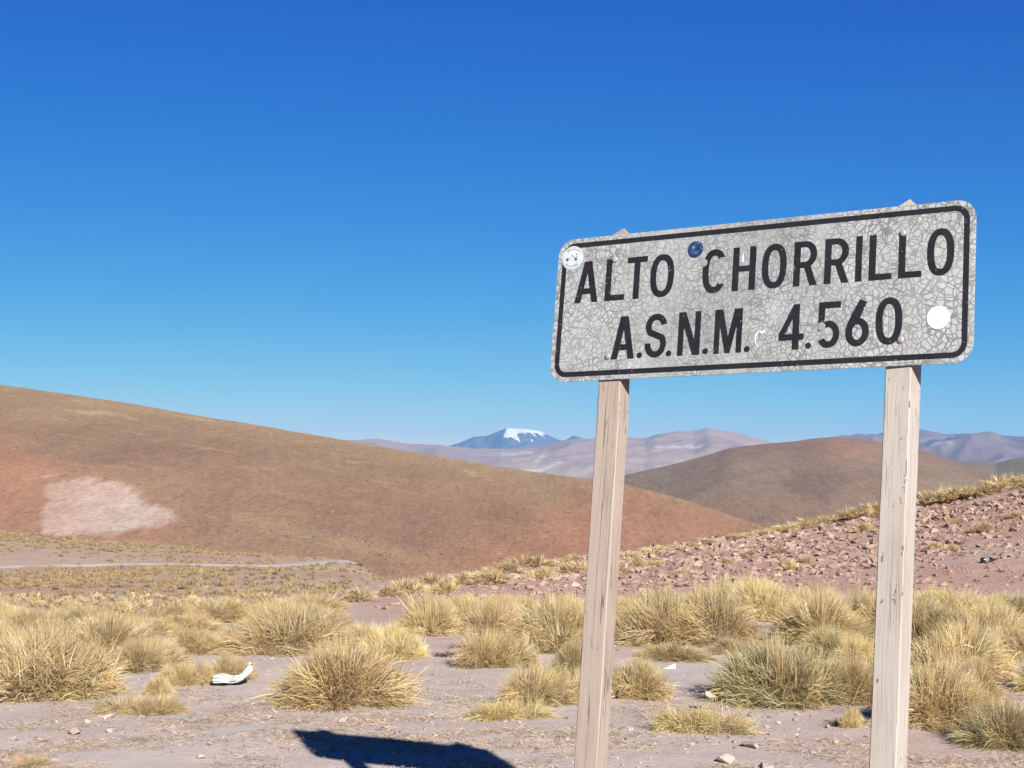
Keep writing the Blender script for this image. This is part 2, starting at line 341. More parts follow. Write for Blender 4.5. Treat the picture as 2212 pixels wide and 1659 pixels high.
def ridge(name, sky_pts, dist, foot_r, foot_z, mat, ncol=360, nrow=90, power=1.15, relief=0.05, rscale=0.004, jag=0.0, masks=None, smooth_n=5, crest=0.35):
    ax = np.array([azel(*p)[0] for p in sky_pts]); el = np.array([azel(*p)[1] for p in sky_pts])
    az = np.linspace(ax[0], ax[-1], ncol); e = np.interp(az, ax, el)
    k = np.hanning(smooth_n + 2)[1:-1]; k /= k.sum(); e = np.convolve(np.pad(e, smooth_n // 2, 'edge'), k, 'valid')
    xcol = 1106 + FV * np.tan(az)
    dr = np.interp(xcol, [d[0] for d in dist], [d[1] for d in dist])
    fr = np.interp(xcol, [d[0] for d in foot_r], [d[1] for d in foot_r]); fz = np.interp(xcol, [d[0] for d in foot_z], [d[1] for d in foot_z])
    zr = CAM_H + dr * np.tan(e)
    t = np.concatenate([np.linspace(0, 1, nrow), 1 + np.linspace(0, .8, 14)[1:]])
    T, I = np.meshgrid(t, np.arange(ncol)); 
    tt = np.clip(T, 0, 1)
    s = tt ** power; s = s * (1 - crest) + crest * np.sin(tt * math.pi / 2)       # rounded crest
    rad = fr[I] + (dr - fr)[I] * T
    z = fz[I] + (zr - fz)[I] * s
    back = np.clip(T - 1, 0, 1); z = z - (zr - fz)[I] * (0.25 * back + .9 * back ** 2)
    X = np.sin(az)[I] * rad; Y = np.cos(az)[I] * rad
    H = (zr - fz)[I]
    env = np.sin(np.clip(tt, 0, 1) * math.pi) ** .8 * (T <= 1)
    z = z + env * relief * H * (ridged(X * rscale, Y * rscale * .6, 4) - .3)
    z = z + jag * H * fbm(X * rscale * 6, Y * rscale * 6, 3) * np.exp(-((T - 1) / .25) ** 2)
    idx = np.arange(ncol * len(t)).reshape(ncol, len(t))
    F = np.stack([idx[:-1, :-1], idx[1:, :-1], idx[1:, 1:], idx[:-1, 1:]], -1).reshape(-1, 4)
    X, Y, Z, Tf = X.ravel(), Y.ravel(), z.ravel(), T.ravel()
    hz = np.hypot(X, Y); sx = X / Y; ez = (Z - CAM_H) / Y                         # map coordinates of the survey sheet
    px = 1106 + FV * sx / (math.cos(PITCH) + ez * math.sin(PITCH)); py = 829.5 - FV * (ez * math.cos(PITCH) - math.sin(PITCH)) / (math.cos(PITCH) + ez * math.sin(PITCH))
    at = {'red': np.zeros_like(X), 'pale': np.zeros_like(X), 'straw': np.zeros_like(X), 'snow': np.zeros_like(X)}
    if masks: masks(px, py, X, Y, Z, Tf, at)
    o = tag(link(name, mk_mesh(name, np.stack([X, Y, Z], 1), F, attrs=at, smooth=True), mat), kind='structure')
    return o, (X, Y, Z, px, py, Tf)

hill_sky = [(-700, 745), (-300, 795), (0, 832), (110, 846), (250, 867), (400, 893), (560, 919), (740, 950), (900, 978), (1060, 1005), (1160, 1020), (1270, 1034), (1350, 1046), (1450, 1071), (1550, 1103), (1650, 1138), (1740, 1172), (1850, 1220), (2000, 1300)]
def hill_masks(px, py, X, Y, Z, T, at):
    wob = 26 * fbm(X * .02, Z * .05, 3)
    at['red'] = np.maximum(poly_mask(px + wob, py + wob * .5, [(-700, 820), (-100, 900), (20, 950), (130, 1000), (255, 1045), (380, 1110), (420, 1170), (300, 1190), (-700, 1190)], 60) * .95,
                 poly_mask(px + wob * 2, py + wob, [(960, 1215), (1080, 1150), (1200, 1095), (1320, 1050), (1420, 1058), (1560, 1100), (1800, 1180), (1800, 1300), (850, 1300)], 90) * 1.0)
    at['pale'] = poly_mask(px + wob * .3, py + wob * .2, [(105, 1042), (180, 1035), (270, 1055), (340, 1093), (378, 1122), (300, 1152), (222, 1160), (100, 1148), (92, 1100)], 70)
    sk = np.interp(px, [p[0] for p in hill_sky], [p[1] for p in hill_sky])
    at['straw'] = np.clip(np.exp(-(py - sk) / 34.0) * .9 + .35 * sstep(fbm(X * .012, Z * .03 + 7, 3) * 1.6) + .5 * np.exp(-((py - sk - 175 - .06 * px) / 16) ** 2) * (px > 500) * (px < 1100), 0, 1) * (1 - at['red'] * .8)
hillo, HP = ridge('hill', hill_sky, [(-700, 640), (0, 600), (700, 500), (1100, 440), (1650, 350), (2000, 330)], [(-700, 285), (700, 270), (2000, 240)],
                  [(-700, -9), (0, -9), (700, -14), (1100, -17), (2000, -20)], M['hill'], ncol=620, nrow=150, power=1.05, relief=.05, rscale=.006, jag=.006, masks=hill_masks, crest=.3, smooth_n=21)
def hill2_masks(px, py, X, Y, Z, T, at):
    n = fbm(X * .0022, Z * .012, 4)
    at['straw'] = np.clip(.25 + n * .9, 0, .7) * (1 - sstep((px - 1550) / 400))
    at['red'] = np.clip(.15 + .8 * fbm(X * .003 + 5, Z * .01 + 2, 3) + .35 * np.exp(-((px - 1820) / 90) ** 2 - ((py - 965) / 30) ** 2), 0, .8)
m_sky = [(1050, 1105), (1200, 1065)] + [c4(*p) for p in [(50, 337), (150, 313), (250, 290), (380, 258), (490, 225), (560, 207), (620, 182), (780, 168), (950, 156), (1100, 132), (1200, 125), (1300, 132), (1440, 156), (1560, 178), (1660, 200), (1740, 222), (1830, 255), (2000, 308), (2130, 352), (2350, 440)]]
ridge('hill', m_sky, [(1050, 1900), (2400, 1700)], [(1050, 900), (2400, 900)], [(1050, -75), (2400, -75)], M['hill2'], ncol=420, nrow=110, power=1.25, relief=.055, rscale=.0020, jag=.010, masks=hill2_masks, smooth_n=31)
ridge('hill', [c4(*p) for p in [(1500, 300), (1700, 280), (1880, 262), (1960, 260), (2060, 268), (2130, 250), (2212, 235), (2400, 215), (2800, 240)]],
      [(1900, 3200), (2500, 3000)], [(1900, 1700), (2500, 1700)], [(1900, -85), (2500, -85)], M['hill3'], ncol=160, nrow=60, power=1.2, relief=.10, rscale=.0016)
def far_masks(px, py, X, Y, Z, T, at):
    def streak(x0, y0, x1, y1, w): 
        t = np.clip(((px - x0) * (x1 - x0) + (py - y0) * (y1 - y0)) / ((x1 - x0) ** 2 + (y1 - y0) ** 2), 0, 1)
        return np.exp(-(np.hypot((px - x0 - t * (x1 - x0)) * .6, py - y0 - t * (y1 - y0)) / w) ** 2)
    p = np.zeros_like(px)
    for a in [(c4(240, 190), c4(420, 175)), (c4(330, 170), c4(350, 185)), (c4(230, 205), c4(240, 205)), (c4(340, 118), c4(360, 118)), (c4(240, 290), c4(360, 260)), (c4(420, 185), c4(470, 185)), (c3(1180, 350), c3(1340, 340)), (c3(1250, 378), c3(1330, 376)), (c3(1300, 455), c3(1420, 440)), (c3(1400, 450), c3(1520, 400)), (c3(1380, 400), c3(1440, 335)), (c4(1720, 165), c4(1810, 165))]:
        p = np.maximum(p, streak(*a[0], *a[1], 4.0))
    at['pale'] = np.clip(p * 1.3, 0, 1)
f_sky = [(300, 985), (560, 965)] + [c3(*p) for p in [(60, 262), (150, 259), (260, 258), (360, 250), (430, 260), (530, 284), (620, 288), (760, 284), (820, 297), (1000, 312), (1250, 314), (1400, 302), (1500, 277), (1600, 255), (1740, 243), (1960, 240)]] + \
        [c4(*p) for p in [(170, 134), (230, 115), (370, 98), (430, 100), (510, 82), (590, 97), (720, 118), (790, 142), (850, 157), (1000, 190), (1200, 240)]]
ridge('mountain', f_sky, [(300, 8200), (1900, 7600)], [(300, 4200), (1900, 4200)], [(300, -95), (1900, -95)], M['mtn'], ncol=520, nrow=110, power=1.2, relief=.11, rscale=.0011, jag=.012, masks=far_masks)
ridge('mountain', [c4(*p) for p in [(1100, 190), (1250, 160), (1370, 143), (1450, 134), (1670, 122), (1830, 118), (1950, 112), (2080, 120), (2212, 130), (2400, 140), (2800, 190)]],
      [(1700, 10500), (2500, 10000)], [(1700, 5200), (2500, 5200)], [(1700, -95), (2500, -95)], M['mtn_b'], ncol=300, nrow=80, power=1.2, relief=.22, rscale=.0009, jag=.01, masks=far_masks)
def snow_masks(px, py, X, Y, Z, T, at):
    wob = 7 * fbm(X * .006, Z * .012, 4)
    parts = [[(1192, 170), (1330, 170), (1445, 205), (1432, 224), (1400, 214), (1340, 206), (1290, 212), (1262, 214), (1238, 226), (1200, 240), (1170, 238), (1180, 212)],
             [(1205, 225), (1232, 222), (1250, 246), (1262, 262), (1240, 250)], [(1235, 220), (1252, 212), (1268, 244), (1289, 286), (1262, 256)], [(1330, 200), (1352, 200), (1372, 224), (1392, 246), (1362, 224)],
             [(1375, 205), (1402, 205), (1420, 226), (1436, 244), (1408, 226)], [(1292, 205), (1310, 203), (1318, 222), (1304, 216)], [(1345, 252), (1354, 250), (1360, 268), (1350, 262)]]
    sn = np.zeros_like(px)
    for q in parts: sn = np.maximum(sn, poly_mask(px + wob * .25, py + wob * .2, [c3(*p) for p in q], 3.2))
    at['snow'] = sn
ridge('mountain', [c3(*p) for p in [(560, 330), (700, 312), (820, 294), (900, 270), (980, 238), (1060, 230), (1130, 205), (1195, 182), (1300, 187), (1400, 200), (1440, 218), (1500, 248), (1545, 262), (1570, 255), (1620, 229), (1660, 243), (1720, 262), (1900, 300)]],
      [(800, 14000), (1400, 14000)], [(800, 9500), (1400, 9500)], [(800, -95), (1400, -95)], M['snowy'], ncol=760, nrow=170, power=1.25, relief=.12, rscale=.0012, jag=.008, masks=snow_masks)

# ------------------------------------------------------------------ the gravel road in the valley
road_px = [(-900, 1228), (-400, 1225), (0, 1223), (150, 1222.5), (300, 1222), (450, 1222), (560, 1221.5), (620, 1219), (680, 1216), (715, 1214), (738, 1213)]
rp = []
for k, (px, py) in enumerate(road_px):
    a = xaz(px, py); rr_ = np.interp(px, [-900, 0, 560, 640, 700, 760, 820, 900], [215, 222, 224, 230, 238, 248, 262, 280]); rp.append((math.sin(a) * rr_, math.cos(a) * rr_))
rp = np.array(rp); tpar = np.linspace(0, len(rp) - 1, 120); cx_ = np.interp(tpar, range(len(rp)), rp[:, 0]); cy_ = np.interp(tpar, range(len(rp)), rp[:, 1])
dx, dy = np.gradient(cx_), np.gradient(cy_); L_ = np.hypot(dx, dy); nx, ny = -dy / L_, dx / L_
prof = [(-3.8, -.55), (-2.1, -.10), (-1.8, -.05), (0, .0), (1.8, -.05), (2.1, -.10), (3.8, -.55)]
zc = ground_z(cx_, cy_); zc = np.convolve(np.pad(zc, 10, 'edge'), np.ones(21) / 21, 'valid') + .25 - .5 * sstep((np.arange(120) - 112) / 8.0)
Vr = np.concatenate([np.stack([cx_ + nx * o, cy_ + ny * o, zc + h], 1) for o, h in prof]); n = len(cx_)
Fr = np.concatenate([np.stack([np.arange(n - 1) + k * n, np.arange(1, n) + k * n, np.arange(1, n) + (k + 1) * n, np.arange(n - 1) + (k + 1) * n], 1) for k in range(len(prof) - 1)])
road = tag(link('road', mk_mesh('road', Vr, Fr, smooth=True), plain('pale_gravel', (0.43, 0.355, 0.315), .95, .12, .8).m), kind='structure')

# ------------------------------------------------------------------ grass
def ribbons(base, d0, bendv, length, width, side, cb, ct, segs=2, mid=0.85):
    """tapered blades: base (n,3), unit start direction, bend vector, side vector, colours at base and tip"""
    n = len(base); ts = np.linspace(0, 1, segs + 1); V = []; C = []
    for k, t in enumerate(ts):
        p = base + length[:, None] * (d0 * t + bendv * t * t)
        w = width[:, None] * (1 - t ** 1.6) * .5 if k else width[:, None] * .5
        c = cb + (ct - cb) * (t ** .7)
        if k < segs: V += [p - side * w, p + side * w]; C += [c, c]
        else: V.append(p); C.append(c)
    m = 2 * segs + 1; Va = np.stack(V, 1).reshape(-1, 3); Ca = np.stack(C, 1).reshape(-1, 3)
    o = (np.arange(n) * m)[:, None]
    quads = np.concatenate([o + np.array([[2 * k, 2 * k + 1, 2 * k + 3, 2 * k + 2]]) for k in range(segs - 1)]) if segs > 1 else np.zeros((0, 4), int)
    tris = o + np.array([[2 * segs - 2, 2 * segs - 1, 2 * segs]])
    return Va, [quads, tris], Ca
STRAW = np.array((0.81, 0.675, 0.36)); GOLD = np.array((0.77, 0.595, 0.28)); BROWN = np.array((0.61, 0.44, 0.225)); DBROWN = np.array((0.37, 0.255, 0.145))
GREEN = np.array((0.40, 0.40, 0.180)); PALE = np.array((0.84, 0.745, 0.47))
def tussock_mesh(name, seed, nb, tip, base_c, green=0.0, flat=0.0, wid=.0047, wind=(-.10, .02), rb=.34, clumps=5, segs=3, locks=240):
    g = np.random.default_rng(seed)
    # several crowns close together, each a dome of locks; blades of one lock point the same way
    cc = np.stack([g.normal(0, .125, clumps), g.normal(0, .125, clumps)], 1); cc[0] = 0; ch = g.uniform(.55, 1.12, clumps)
    lc = g.integers(0, clumps, locks); lr = rb * np.sqrt(g.uniform(0, 1, locks)); la = g.uniform(0, 2 * np.pi, locks)
    lq = lr / rb; lth = R(6) + (R(80) + flat * R(8)) * lq ** 1.05 + g.normal(0, R(12), locks); lphi = la + g.normal(0, .38, locks)
    lv = g.normal(1.0, .14, locks); ll = g.uniform(.78, 1.15, locks); lpick = g.uniform(0, 1, locks)
    k = g.integers(0, locks, nb); stray = g.uniform(0, 1, nb) < .24
    q = lq[k]; sc = .034 + .05 * stray
    b = np.stack([np.cos(la[k]) * lr[k] + g.normal(0, 1, nb) * sc, np.sin(la[k]) * lr[k] + g.normal(0, 1, nb) * sc], 1)
    th = np.clip(lth[k] + g.normal(0, R(8), nb) + stray * g.normal(0, R(18), nb), 0, R(90)); ph = lphi[k] + g.normal(0, .16, nb) + stray * g.normal(0, .5, nb)
    o = np.stack([np.cos(ph), np.sin(ph)], 1)
    d = np.stack([o[:, 0] * np.sin(th) + wind[0], o[:, 1] * np.sin(th) + wind[1], np.cos(th)], 1); d /= np.linalg.norm(d, axis=1)[:, None]
    z0 = .25 * (1 - flat * .55) * np.sqrt(np.clip(1 - q ** 2, 0, 1)) * ch[lc[k]] * (1 - .75 * g.uniform(0, 1, nb) ** 2)
    base = np.concatenate([b + cc[lc[k]] * (1 - .3 * flat), (z0 - .012)[:, None]], 1)
    ln = (.115 + .115 * g.uniform(0, 1, nb) ** .8) * ch[lc[k]] * ll[k]; ln *= np.where(g.uniform(0, 1, nb) < .05, 1.25, 1)
    bend = np.stack([o[:, 0] * .14, o[:, 1] * .14, -np.abs(g.normal(.16, .10, nb)) - .06 * flat], 1) * np.clip(th / R(50), .3, 1.4)[:, None] + g.normal(0, .06, (nb, 3))
    sd = np.cross(d, g.normal(0, 1, (nb, 3))); sd /= np.linalg.norm(sd, axis=1)[:, None]
    lp = lpick[k]; v = (lv[k] * g.normal(1, .09, nb))[:, None]
    ct = np.where((lp < .30)[:, None], GOLD, tip); ct = np.where((lp > .88)[:, None], PALE, ct); ct = np.where(((lp > .68) & (lp < .88))[:, None], BROWN * 1.1, ct)
    ct = np.where((g.uniform(0, 1, nb) < .12)[:, None], PALE, ct)
    gm = (g.uniform(0, 1, nb) < .55) & (g.uniform(0, 1, locks)[k] < green * 1.8 * np.clip(q * 1.3, .35, 1))
    ct = np.where(gm[:, None], GREEN * 1.15, ct) * v
    cb = np.where((g.uniform(0, 1, nb) < .65)[:, None], base_c * 1.02, base_c * .45 + ct * .55) * v
    cb = np.where(gm[:, None], GREEN * .6, cb)
    Va, F, C = ribbons(base, d, bend, ln, np.full(nb, wid) * g.uniform(.7, 1.35, nb), sd, cb, np.clip(ct, 0, .9), segs)
    Va[:, 2] = np.maximum(Va[:, 2], .002 + .012 * np.abs(perlin(Va[:, 0] * 40, Va[:, 1] * 40)))
    s = 1.0 / (np.percentile(Va[:, 0], 99.2) - np.percentile(Va[:, 0], .8)); Va[:, :2] *= s; zs = np.percentile(Va[2 * segs::2 * segs + 1, 2], 98.5); Va[:, 2] /= zs
    return mk_mesh(name, Va, F, cols=C)      # one unit wide, one unit tall
TV = {
 'pale':  [tussock_mesh('tussock_pale', 1, 11000, STRAW * 1.04, BROWN), tussock_mesh('tussock_pale', 2, 11000, STRAW, BROWN, clumps=7), tussock_mesh('tussock_pale', 8, 11000, STRAW * 1.06, BROWN * 1.1, clumps=4)],
 'gold':  [tussock_mesh('tussock_gold', 3, 11000, STRAW * .92, BROWN * .9), tussock_mesh('tussock_gold', 4, 11000, GOLD * 1.05, BROWN * .9, clumps=7), tussock_mesh('tussock_gold', 9, 11000, GOLD * 1.1, BROWN, clumps=4)],
 'brown': [tussock_mesh('tussock_brown', 5, 8600, GOLD * .82, DBROWN * 1.2), tussock_mesh('tussock_brown', 6, 8600, GOLD * .9, DBROWN * 1.3, clumps=6)],
 'green': [tussock_mesh('tussock_green', 7, 11000, STRAW * .9, BROWN * .8, green=.42), tussock_mesh('tussock_green', 10, 11000, STRAW * .95, BROWN * .8, green=.28, clumps=7)],
 'flat':  [tussock_mesh('tussock_flat', 12, 6000, STRAW * .98, BROWN, flat=.75, rb=.36, locks=170), tussock_mesh('tussock_flat', 13, 6000, GOLD * 1.05, BROWN, flat=.75, rb=.36, locks=170, green=.12)],
}
TV['far_gold'] = [tussock_mesh('tussock_far', 40 + k, 1500, GOLD * 1.08, BROWN * .9, wid=.013, locks=60, clumps=4 + k, segs=2) for k in range(3)]
TV['far_pale'] = [tussock_mesh('tussock_far', 50 + k, 1500, STRAW, BROWN, wid=.013, locks=60, clumps=5, segs=2) for k in range(2)]
TV['far_brown'] = [tussock_mesh('tussock_far', 60 + k, 1500, BROWN * 1.05, DBROWN * 1.2, wid=.013, locks=60, clumps=5, segs=2) for k in range(2)]
for L in TV.values():
    for me in L: me.materials.append(M['grass'])
TUSS = []
def tussock(xv, yv, wpx, hpx, kind, label, group=None, var=None, name='grass_tussock', rot=None):
    """xv, yv: foot of its near side in the photo; wpx, hpx its apparent width and height"""
    x, y, r = hit(xv, yv); lim = float(np.interp(math.atan2(x, y), bx, brr)) - random.uniform(.4, 2.2)
    if xv > 560 and r > lim: x, y, r = x * lim / r, y * lim / r, lim
    w = 1.07 * wpx / FV * r; h = hpx / FV * r * .87
    if r > 27 and kind in ('gold', 'pale', 'brown'): kind = 'far_' + kind
    y += w * .22; x += w * .22 * x / y
    me = TV[kind][random.randrange(len(TV[kind])) if var is None else var % len(TV[kind])]
    o = link(name, me); o.location = (x, y, gz(x, y) - .02)
    hz_ = max(.35 * h, h - w * .22 * math.sin(R(4)))
    o.scale = (w * 1.05, w * .95, hz_); o.rotation_euler = (0, 0, random.uniform(0, 6.28) if rot is None else rot)
    TUSS.append((x, y, w)); return tag(o, label, 'grass tussock', group or 'grass tussocks on the sandy flat')

# foreground tussocks one by one
FG = [
 (100, 1512, 270, 190, 'pale', 'huge pale yellow tussock standing nearest the low flat spiky cushion'),
 (15, 1440, 150, 120, 'pale', 'pale tussock pressed behind the huge pale yellow tussock'),
 (205, 1425, 220, 118, 'pale', 'broad pale tussock with brownish side behind the huge pale yellow tussock'),
 (300, 1450, 135, 92, 'gold', 'straw tussock leaning to one side beside the huge pale yellow tussock'),
 (425, 1412, 135, 68, 'gold', 'wide low straw tussock with brown heart at the sand hollow'),
 (322, 1545, 172, 58, 'flat', 'low flat spiky cushion of grass on open sand near pale stones'),
 (400, 1482, 86, 66, 'gold', 'small straw tussock between the flat cushion and the white plastic bag'),
 (345, 1502, 66, 52, 'pale', 'small straw tuft growing just behind the low flat cushion'),
 (512, 1470, 90, 70, 'pale', 'small yellow tussock with the white plastic bag caught at its foot'),
 (520, 1392, 140, 52, 'pale', 'low pale grass tussock behind the one with the plastic bag'),
 (620, 1412, 250, 130, 'brown', 'big brownish tussock behind the biggest golden tussock'),
 (745, 1522, 325, 172, 'gold', 'biggest golden tussock of long spiky grass near the shadow of the sign'),
 (850, 1425, 125, 95, 'pale', 'pale straw tussock rising at the shoulder of the biggest golden tussock'),
 (930, 1372, 175, 105, 'pale', 'wide pale tussock in the second row before the rocky ground'),
 (1052, 1372, 140, 100, 'pale', 'pale tussock with a grey-green heart in the second row'),
 (1065, 1442, 125, 108, 'gold', 'upright straw tussock on bare sand with a dark twig heap at its side'),
 (1190, 1412, 190, 148, 'gold', 'tall golden tussock standing behind the thinner weathered post'),
 (1240, 1460, 95, 95, 'green', 'small tussock with green shoots half hidden by the weathered post'),
 (1168, 1522, 170, 112, 'gold', 'golden tussock with white plastic scrap at its foot beside the post'),
 (1085, 1557, 165, 66, 'flat', 'low spreading tussock with green tips in front of a golden one beside the post'),
 (1370, 1508, 130, 112, 'pale', 'straw tussock on the other side of the weathered post by the paper scrap'),
 (1455, 1395, 250, 140, 'gold', 'large rounded golden tussock with a brown heart between the two posts'),
 (1560, 1330, 190, 95, 'pale', 'pale tussock behind the large rounded golden one between the posts'),
 (1665, 1342, 150, 110, 'pale', 'pale feathery tussock beside the reddish rocky slope'),
 (1470, 1427, 155, 46, 'brown', 'low brown straggling tussock at the foot of the large rounded golden one'),
 (1570, 1412, 95, 42, 'brown', 'thin low brown tuft beside the straggling brown tussock'),
 (1690, 1524, 265, 170, 'green', 'large green-tinged tussock with a dark shaded side between the posts'),
 (1500, 1582, 195, 82, 'flat', 'low round tussock with a pink stone resting in it'),
 (1775, 1395, 215, 135, 'gold', 'broad straw tussock beside the thicker white post in the back row'),
 (1790, 1425, 120, 85, 'green', 'straw tussock with dark roots behind the large green-tinged tussock'),
 (1860, 1522, 130, 130, 'brown', 'dark-sided tussock pressed against the thicker white post'),
 (2040, 1572, 220, 175, 'gold', 'tall golden tussock right of the thicker white post'),
 (2040, 1470, 200, 150, 'pale', 'pale golden tussock behind the tall one right of the white post'),
 (2030, 1350, 190, 92, 'pale', 'pale tussock at the edge of the reddish stony slope by the white post'),
 (2000, 1400, 190, 120, 'green', 'tussock with a dark green hollow behind the white post'),
 (2130, 1412, 210, 120, 'gold', 'broad straw tussock above the patch of red bare earth'),
 (2195, 1335, 140, 62, 'green', 'low tussock with dark centre on the edge of the stony slope'),
 (2165, 1617, 190, 122, 'green', 'yellow-green tussock leaning over the sand right of the white post'),
 (1838, 1572, 50, 52, 'gold', 'tiny single tuft on a dark root crown beside the white post'),
 (500, 1345, 160, 68, 'brown', 'brownish tussock in the far row above the valley'),
 (660, 1336, 170, 66, 'gold', 'straw tussock in the far row beside the brownish one'),
 (265, 1335, 44, 50, 'gold', 'slim upright tuft poking above the far row of tussocks'),
 (390, 1338, 70, 42, 'brown', 'small dark tuft in the gap of the far row'),
]
for k, (a, b, w, h, kd, lb) in enumerate(FG): tussock(a, b, w, h, kd, lb, var=k)
tussock(60, 1655, 90, 34, 'flat', 'sparse little tuft flattened on the sand near the reddish chip', var=0)
tussock(2290, 1500, 150, 90, 'gold', 'straw tussock on the red bare earth behind the yellow-green one')
# fillers of the tussock belt: look-alikes
for (a, b, w, h, kd) in [(60, 1372, 160, 70, 'pale'), (150, 1352, 150, 52, 'pale'), (330, 1372, 120, 48, 'pale'), (575, 1352, 110, 55, 'brown'), (700, 1372, 120, 66, 'brown'), (-80, 1440, 180, 130, 'gold'), (2290, 1400, 190, 110, 'pale'), (10, 1350, 150, 60, 'pale'), (255, 1385, 150, 66, 'pale'), (420, 1365, 120, 50, 'gold'), (590, 1345, 150, 62, 'gold'), (680, 1352, 140, 66, 'brown'), (770, 1395, 120, 60, 'gold'),
    (1000, 1345, 140, 70, 'pale'), (1120, 1345, 150, 78, 'gold'), (1220, 1345, 130, 74, 'pale'), (1360, 1360, 130, 90, 'gold'), (1400, 1330, 150, 74, 'pale'), (1620, 1300, 120, 62, 'pale'), (1730, 1335, 150, 84, 'gold'), (1850, 1350, 150, 92, 'pale'), (1960, 1345, 140, 80, 'gold'), (2090, 1345, 150, 74, 'pale'), (1880, 1450, 120, 90, 'gold'), (2080, 1510, 130, 110, 'gold'), (2230, 1430, 140, 90, 'gold')]:
    tussock(a, b, w, h, kd, 'one of the crowded tussocks filling the back of the grass belt')
# brow of the rise and the stony slope
for (a, b, w, h) in [(735, 1318, 44, 26), (775, 1300, 80, 44), (835, 1290, 70, 36), (890, 1283, 90, 44), (960, 1284, 60, 46), (930, 1268, 80, 40), (1000, 1262, 70, 40), (1060, 1262, 100, 46), (1100, 1242, 90, 42), (1165, 1252, 70, 36), (1160, 1222, 110, 34), (1240, 1236, 70, 34), (1245, 1212, 70, 30),
                     (730, 1372, 70, 36), (1010, 1305, 60, 30), (1380, 1222, 50, 28), (1330, 1240, 60, 40), (1360, 1208, 60, 22), (1415, 1198, 80, 26)]:
    tussock(a, b, w, h, 'brown' if random.random() < .6 else 'gold', 'small brown grass tussock on the brow before the valley', 'small tussocks along the brow')
for (a, b, w, h) in [(1470, 1190, 70, 20), (1530, 1178, 60, 20), (1590, 1166, 60, 16), (1700, 1150, 70, 24), (1745, 1140, 90, 28), (1790, 1132, 60, 24), (1850, 1122, 90, 32), (1890, 1112, 80, 34), (2015, 1092, 90, 44), (2060, 1084, 110, 40), (2095, 1076, 60, 30), (2130, 1070, 80, 34), (2160, 1062, 90, 42), (2200, 1056, 90, 38),
                     (1650, 1156, 44, 16), (2240, 1050, 90, 36), (1500, 1184, 34, 14), (1620, 1160, 40, 14)]:
    tussock(a, b, w, h, 'gold' if random.random() < .75 else 'pale', 'golden grass tussock on the skyline of the stony slope', 'tussocks on the slope skyline')
for (a, b, w, h) in [(1705, 1232, 40, 34), (1740, 1216, 36, 20), (1625, 1202, 34, 22), (1570, 1216, 30, 18), (1860, 1150, 56, 30), (2130, 1152, 60, 32), (2060, 1135, 40, 22), (2020, 1185, 36, 20), (2060, 1192, 34, 24), (1960, 1090, 30, 18), (1810, 1240, 26, 14), (1480, 1240, 44, 20), (1420, 1222, 40, 18), (2190, 1120, 40, 22), (1690, 1195, 36, 16), (1535, 1200, 30, 14)]:
    tussock(a, b, w, h, 'brown' if random.random() < .5 else 'gold', 'small tuft among the rocks of the stony slope', 'tufts among the rocks')

# tufts of the valley floor and banks: the nearest one by one, the rest as a mass
def small_tuft(seed, nb=260):
    return tussock_mesh('valley_tuft', seed, nb, BROWN * 1.0, DBROWN * 1.3, wid=.03, wind=(-.05, 0), clumps=3, segs=2, locks=26)
SM = [small_tuft(s) for s in (31, 32, 33, 34)]
for me in SM: me.materials.append(M['grass'])
cand = []
g = np.random.default_rng(77)
while len(cand) < 5000:
    a = g.uniform(xaz(-250), xaz(980)); r = math.sqrt(g.uniform(62 ** 2, 320 ** 2)); x, y = math.sin(a) * r, math.cos(a) * r
    dens = .45 + .9 * perlin(np.array([x * .035]), np.array([y * .025 + 3]))[0]
    if 212 < r < 232: dens *= .15
    if 234 <= r < 262: dens *= .35
    if r > 270: dens *= 1.6
    if g.uniform() < dens: cand.append((x, y, r))
cand = np.array(cand); cz = ground_z(cand[:, 0], cand[:, 1])
xvv = 1106 + FV * cand[:, 0] / cand[:, 1]; yvv = 829.5 - FV * ((cz - CAM_H) / cand[:, 1] - math.tan(PITCH))
vis = (xvv > -10) & (xvv < 870) & (yvv < 1318)
order = np.argsort(cand[:, 2] + np.where(vis, 0, 1e4)); near_i, rest_i = order[:185], order[185:]
for i in near_i:
    o = link('valley_tuft', SM[int(i) % 4]); s = g.uniform(.6, 1.3); o.location = (cand[i, 0], cand[i, 1], cz[i] - .03)
    s *= .85; o.scale = (s, s, s * g.uniform(.4, .65)); o.rotation_euler = (0, 0, g.uniform(0, 6.28))
    tag(o, 'small dry tuft on the valley floor below the sandy flat', 'grass tussock', 'tufts on the valley floor')
def tuft_mass(name, P, size, g, nb=9, tint=1.0, wid=.11):
    n = len(P); k = n * nb; ci = np.repeat(np.arange(n), nb); s = size[ci]
    ang = g.uniform(0, 6.283, k); th = np.abs(g.normal(R(38), R(22), k)); d = np.stack([np.cos(ang) * np.sin(th), np.sin(ang) * np.sin(th), np.cos(th)], 1)
    base = P[ci] + np.stack([np.cos(ang), np.sin(ang), np.full(k, -.1)], 1) * (s * .28 * g.uniform(0, 1, k))[:, None]
    tone = g.uniform(.75, 1.2, n)[ci][:, None] * tint; mixk = g.uniform(0, 1, n)[ci][:, None]
    ct = (BROWN * (1 - mixk) + GOLD * mixk) * tone; cb = ct * .75
    sd = np.cross(d, g.normal(0, 1, (k, 3))); sd /= np.linalg.norm(sd, axis=1)[:, None]
    Va, F, C = ribbons(base, d, np.tile([0, 0, -.15], (k, 1)), s * .62, s * wid * 2.2, sd, cb, ct, 1)
    return tag(link(name, mk_mesh(name, Va, F, cols=C), M['grass']), 'mass of dry tufts covering the slope', 'dry grass', kind='stuff')
P = np.stack([cand[rest_i, 0], cand[rest_i, 1], cz[rest_i]], 1)
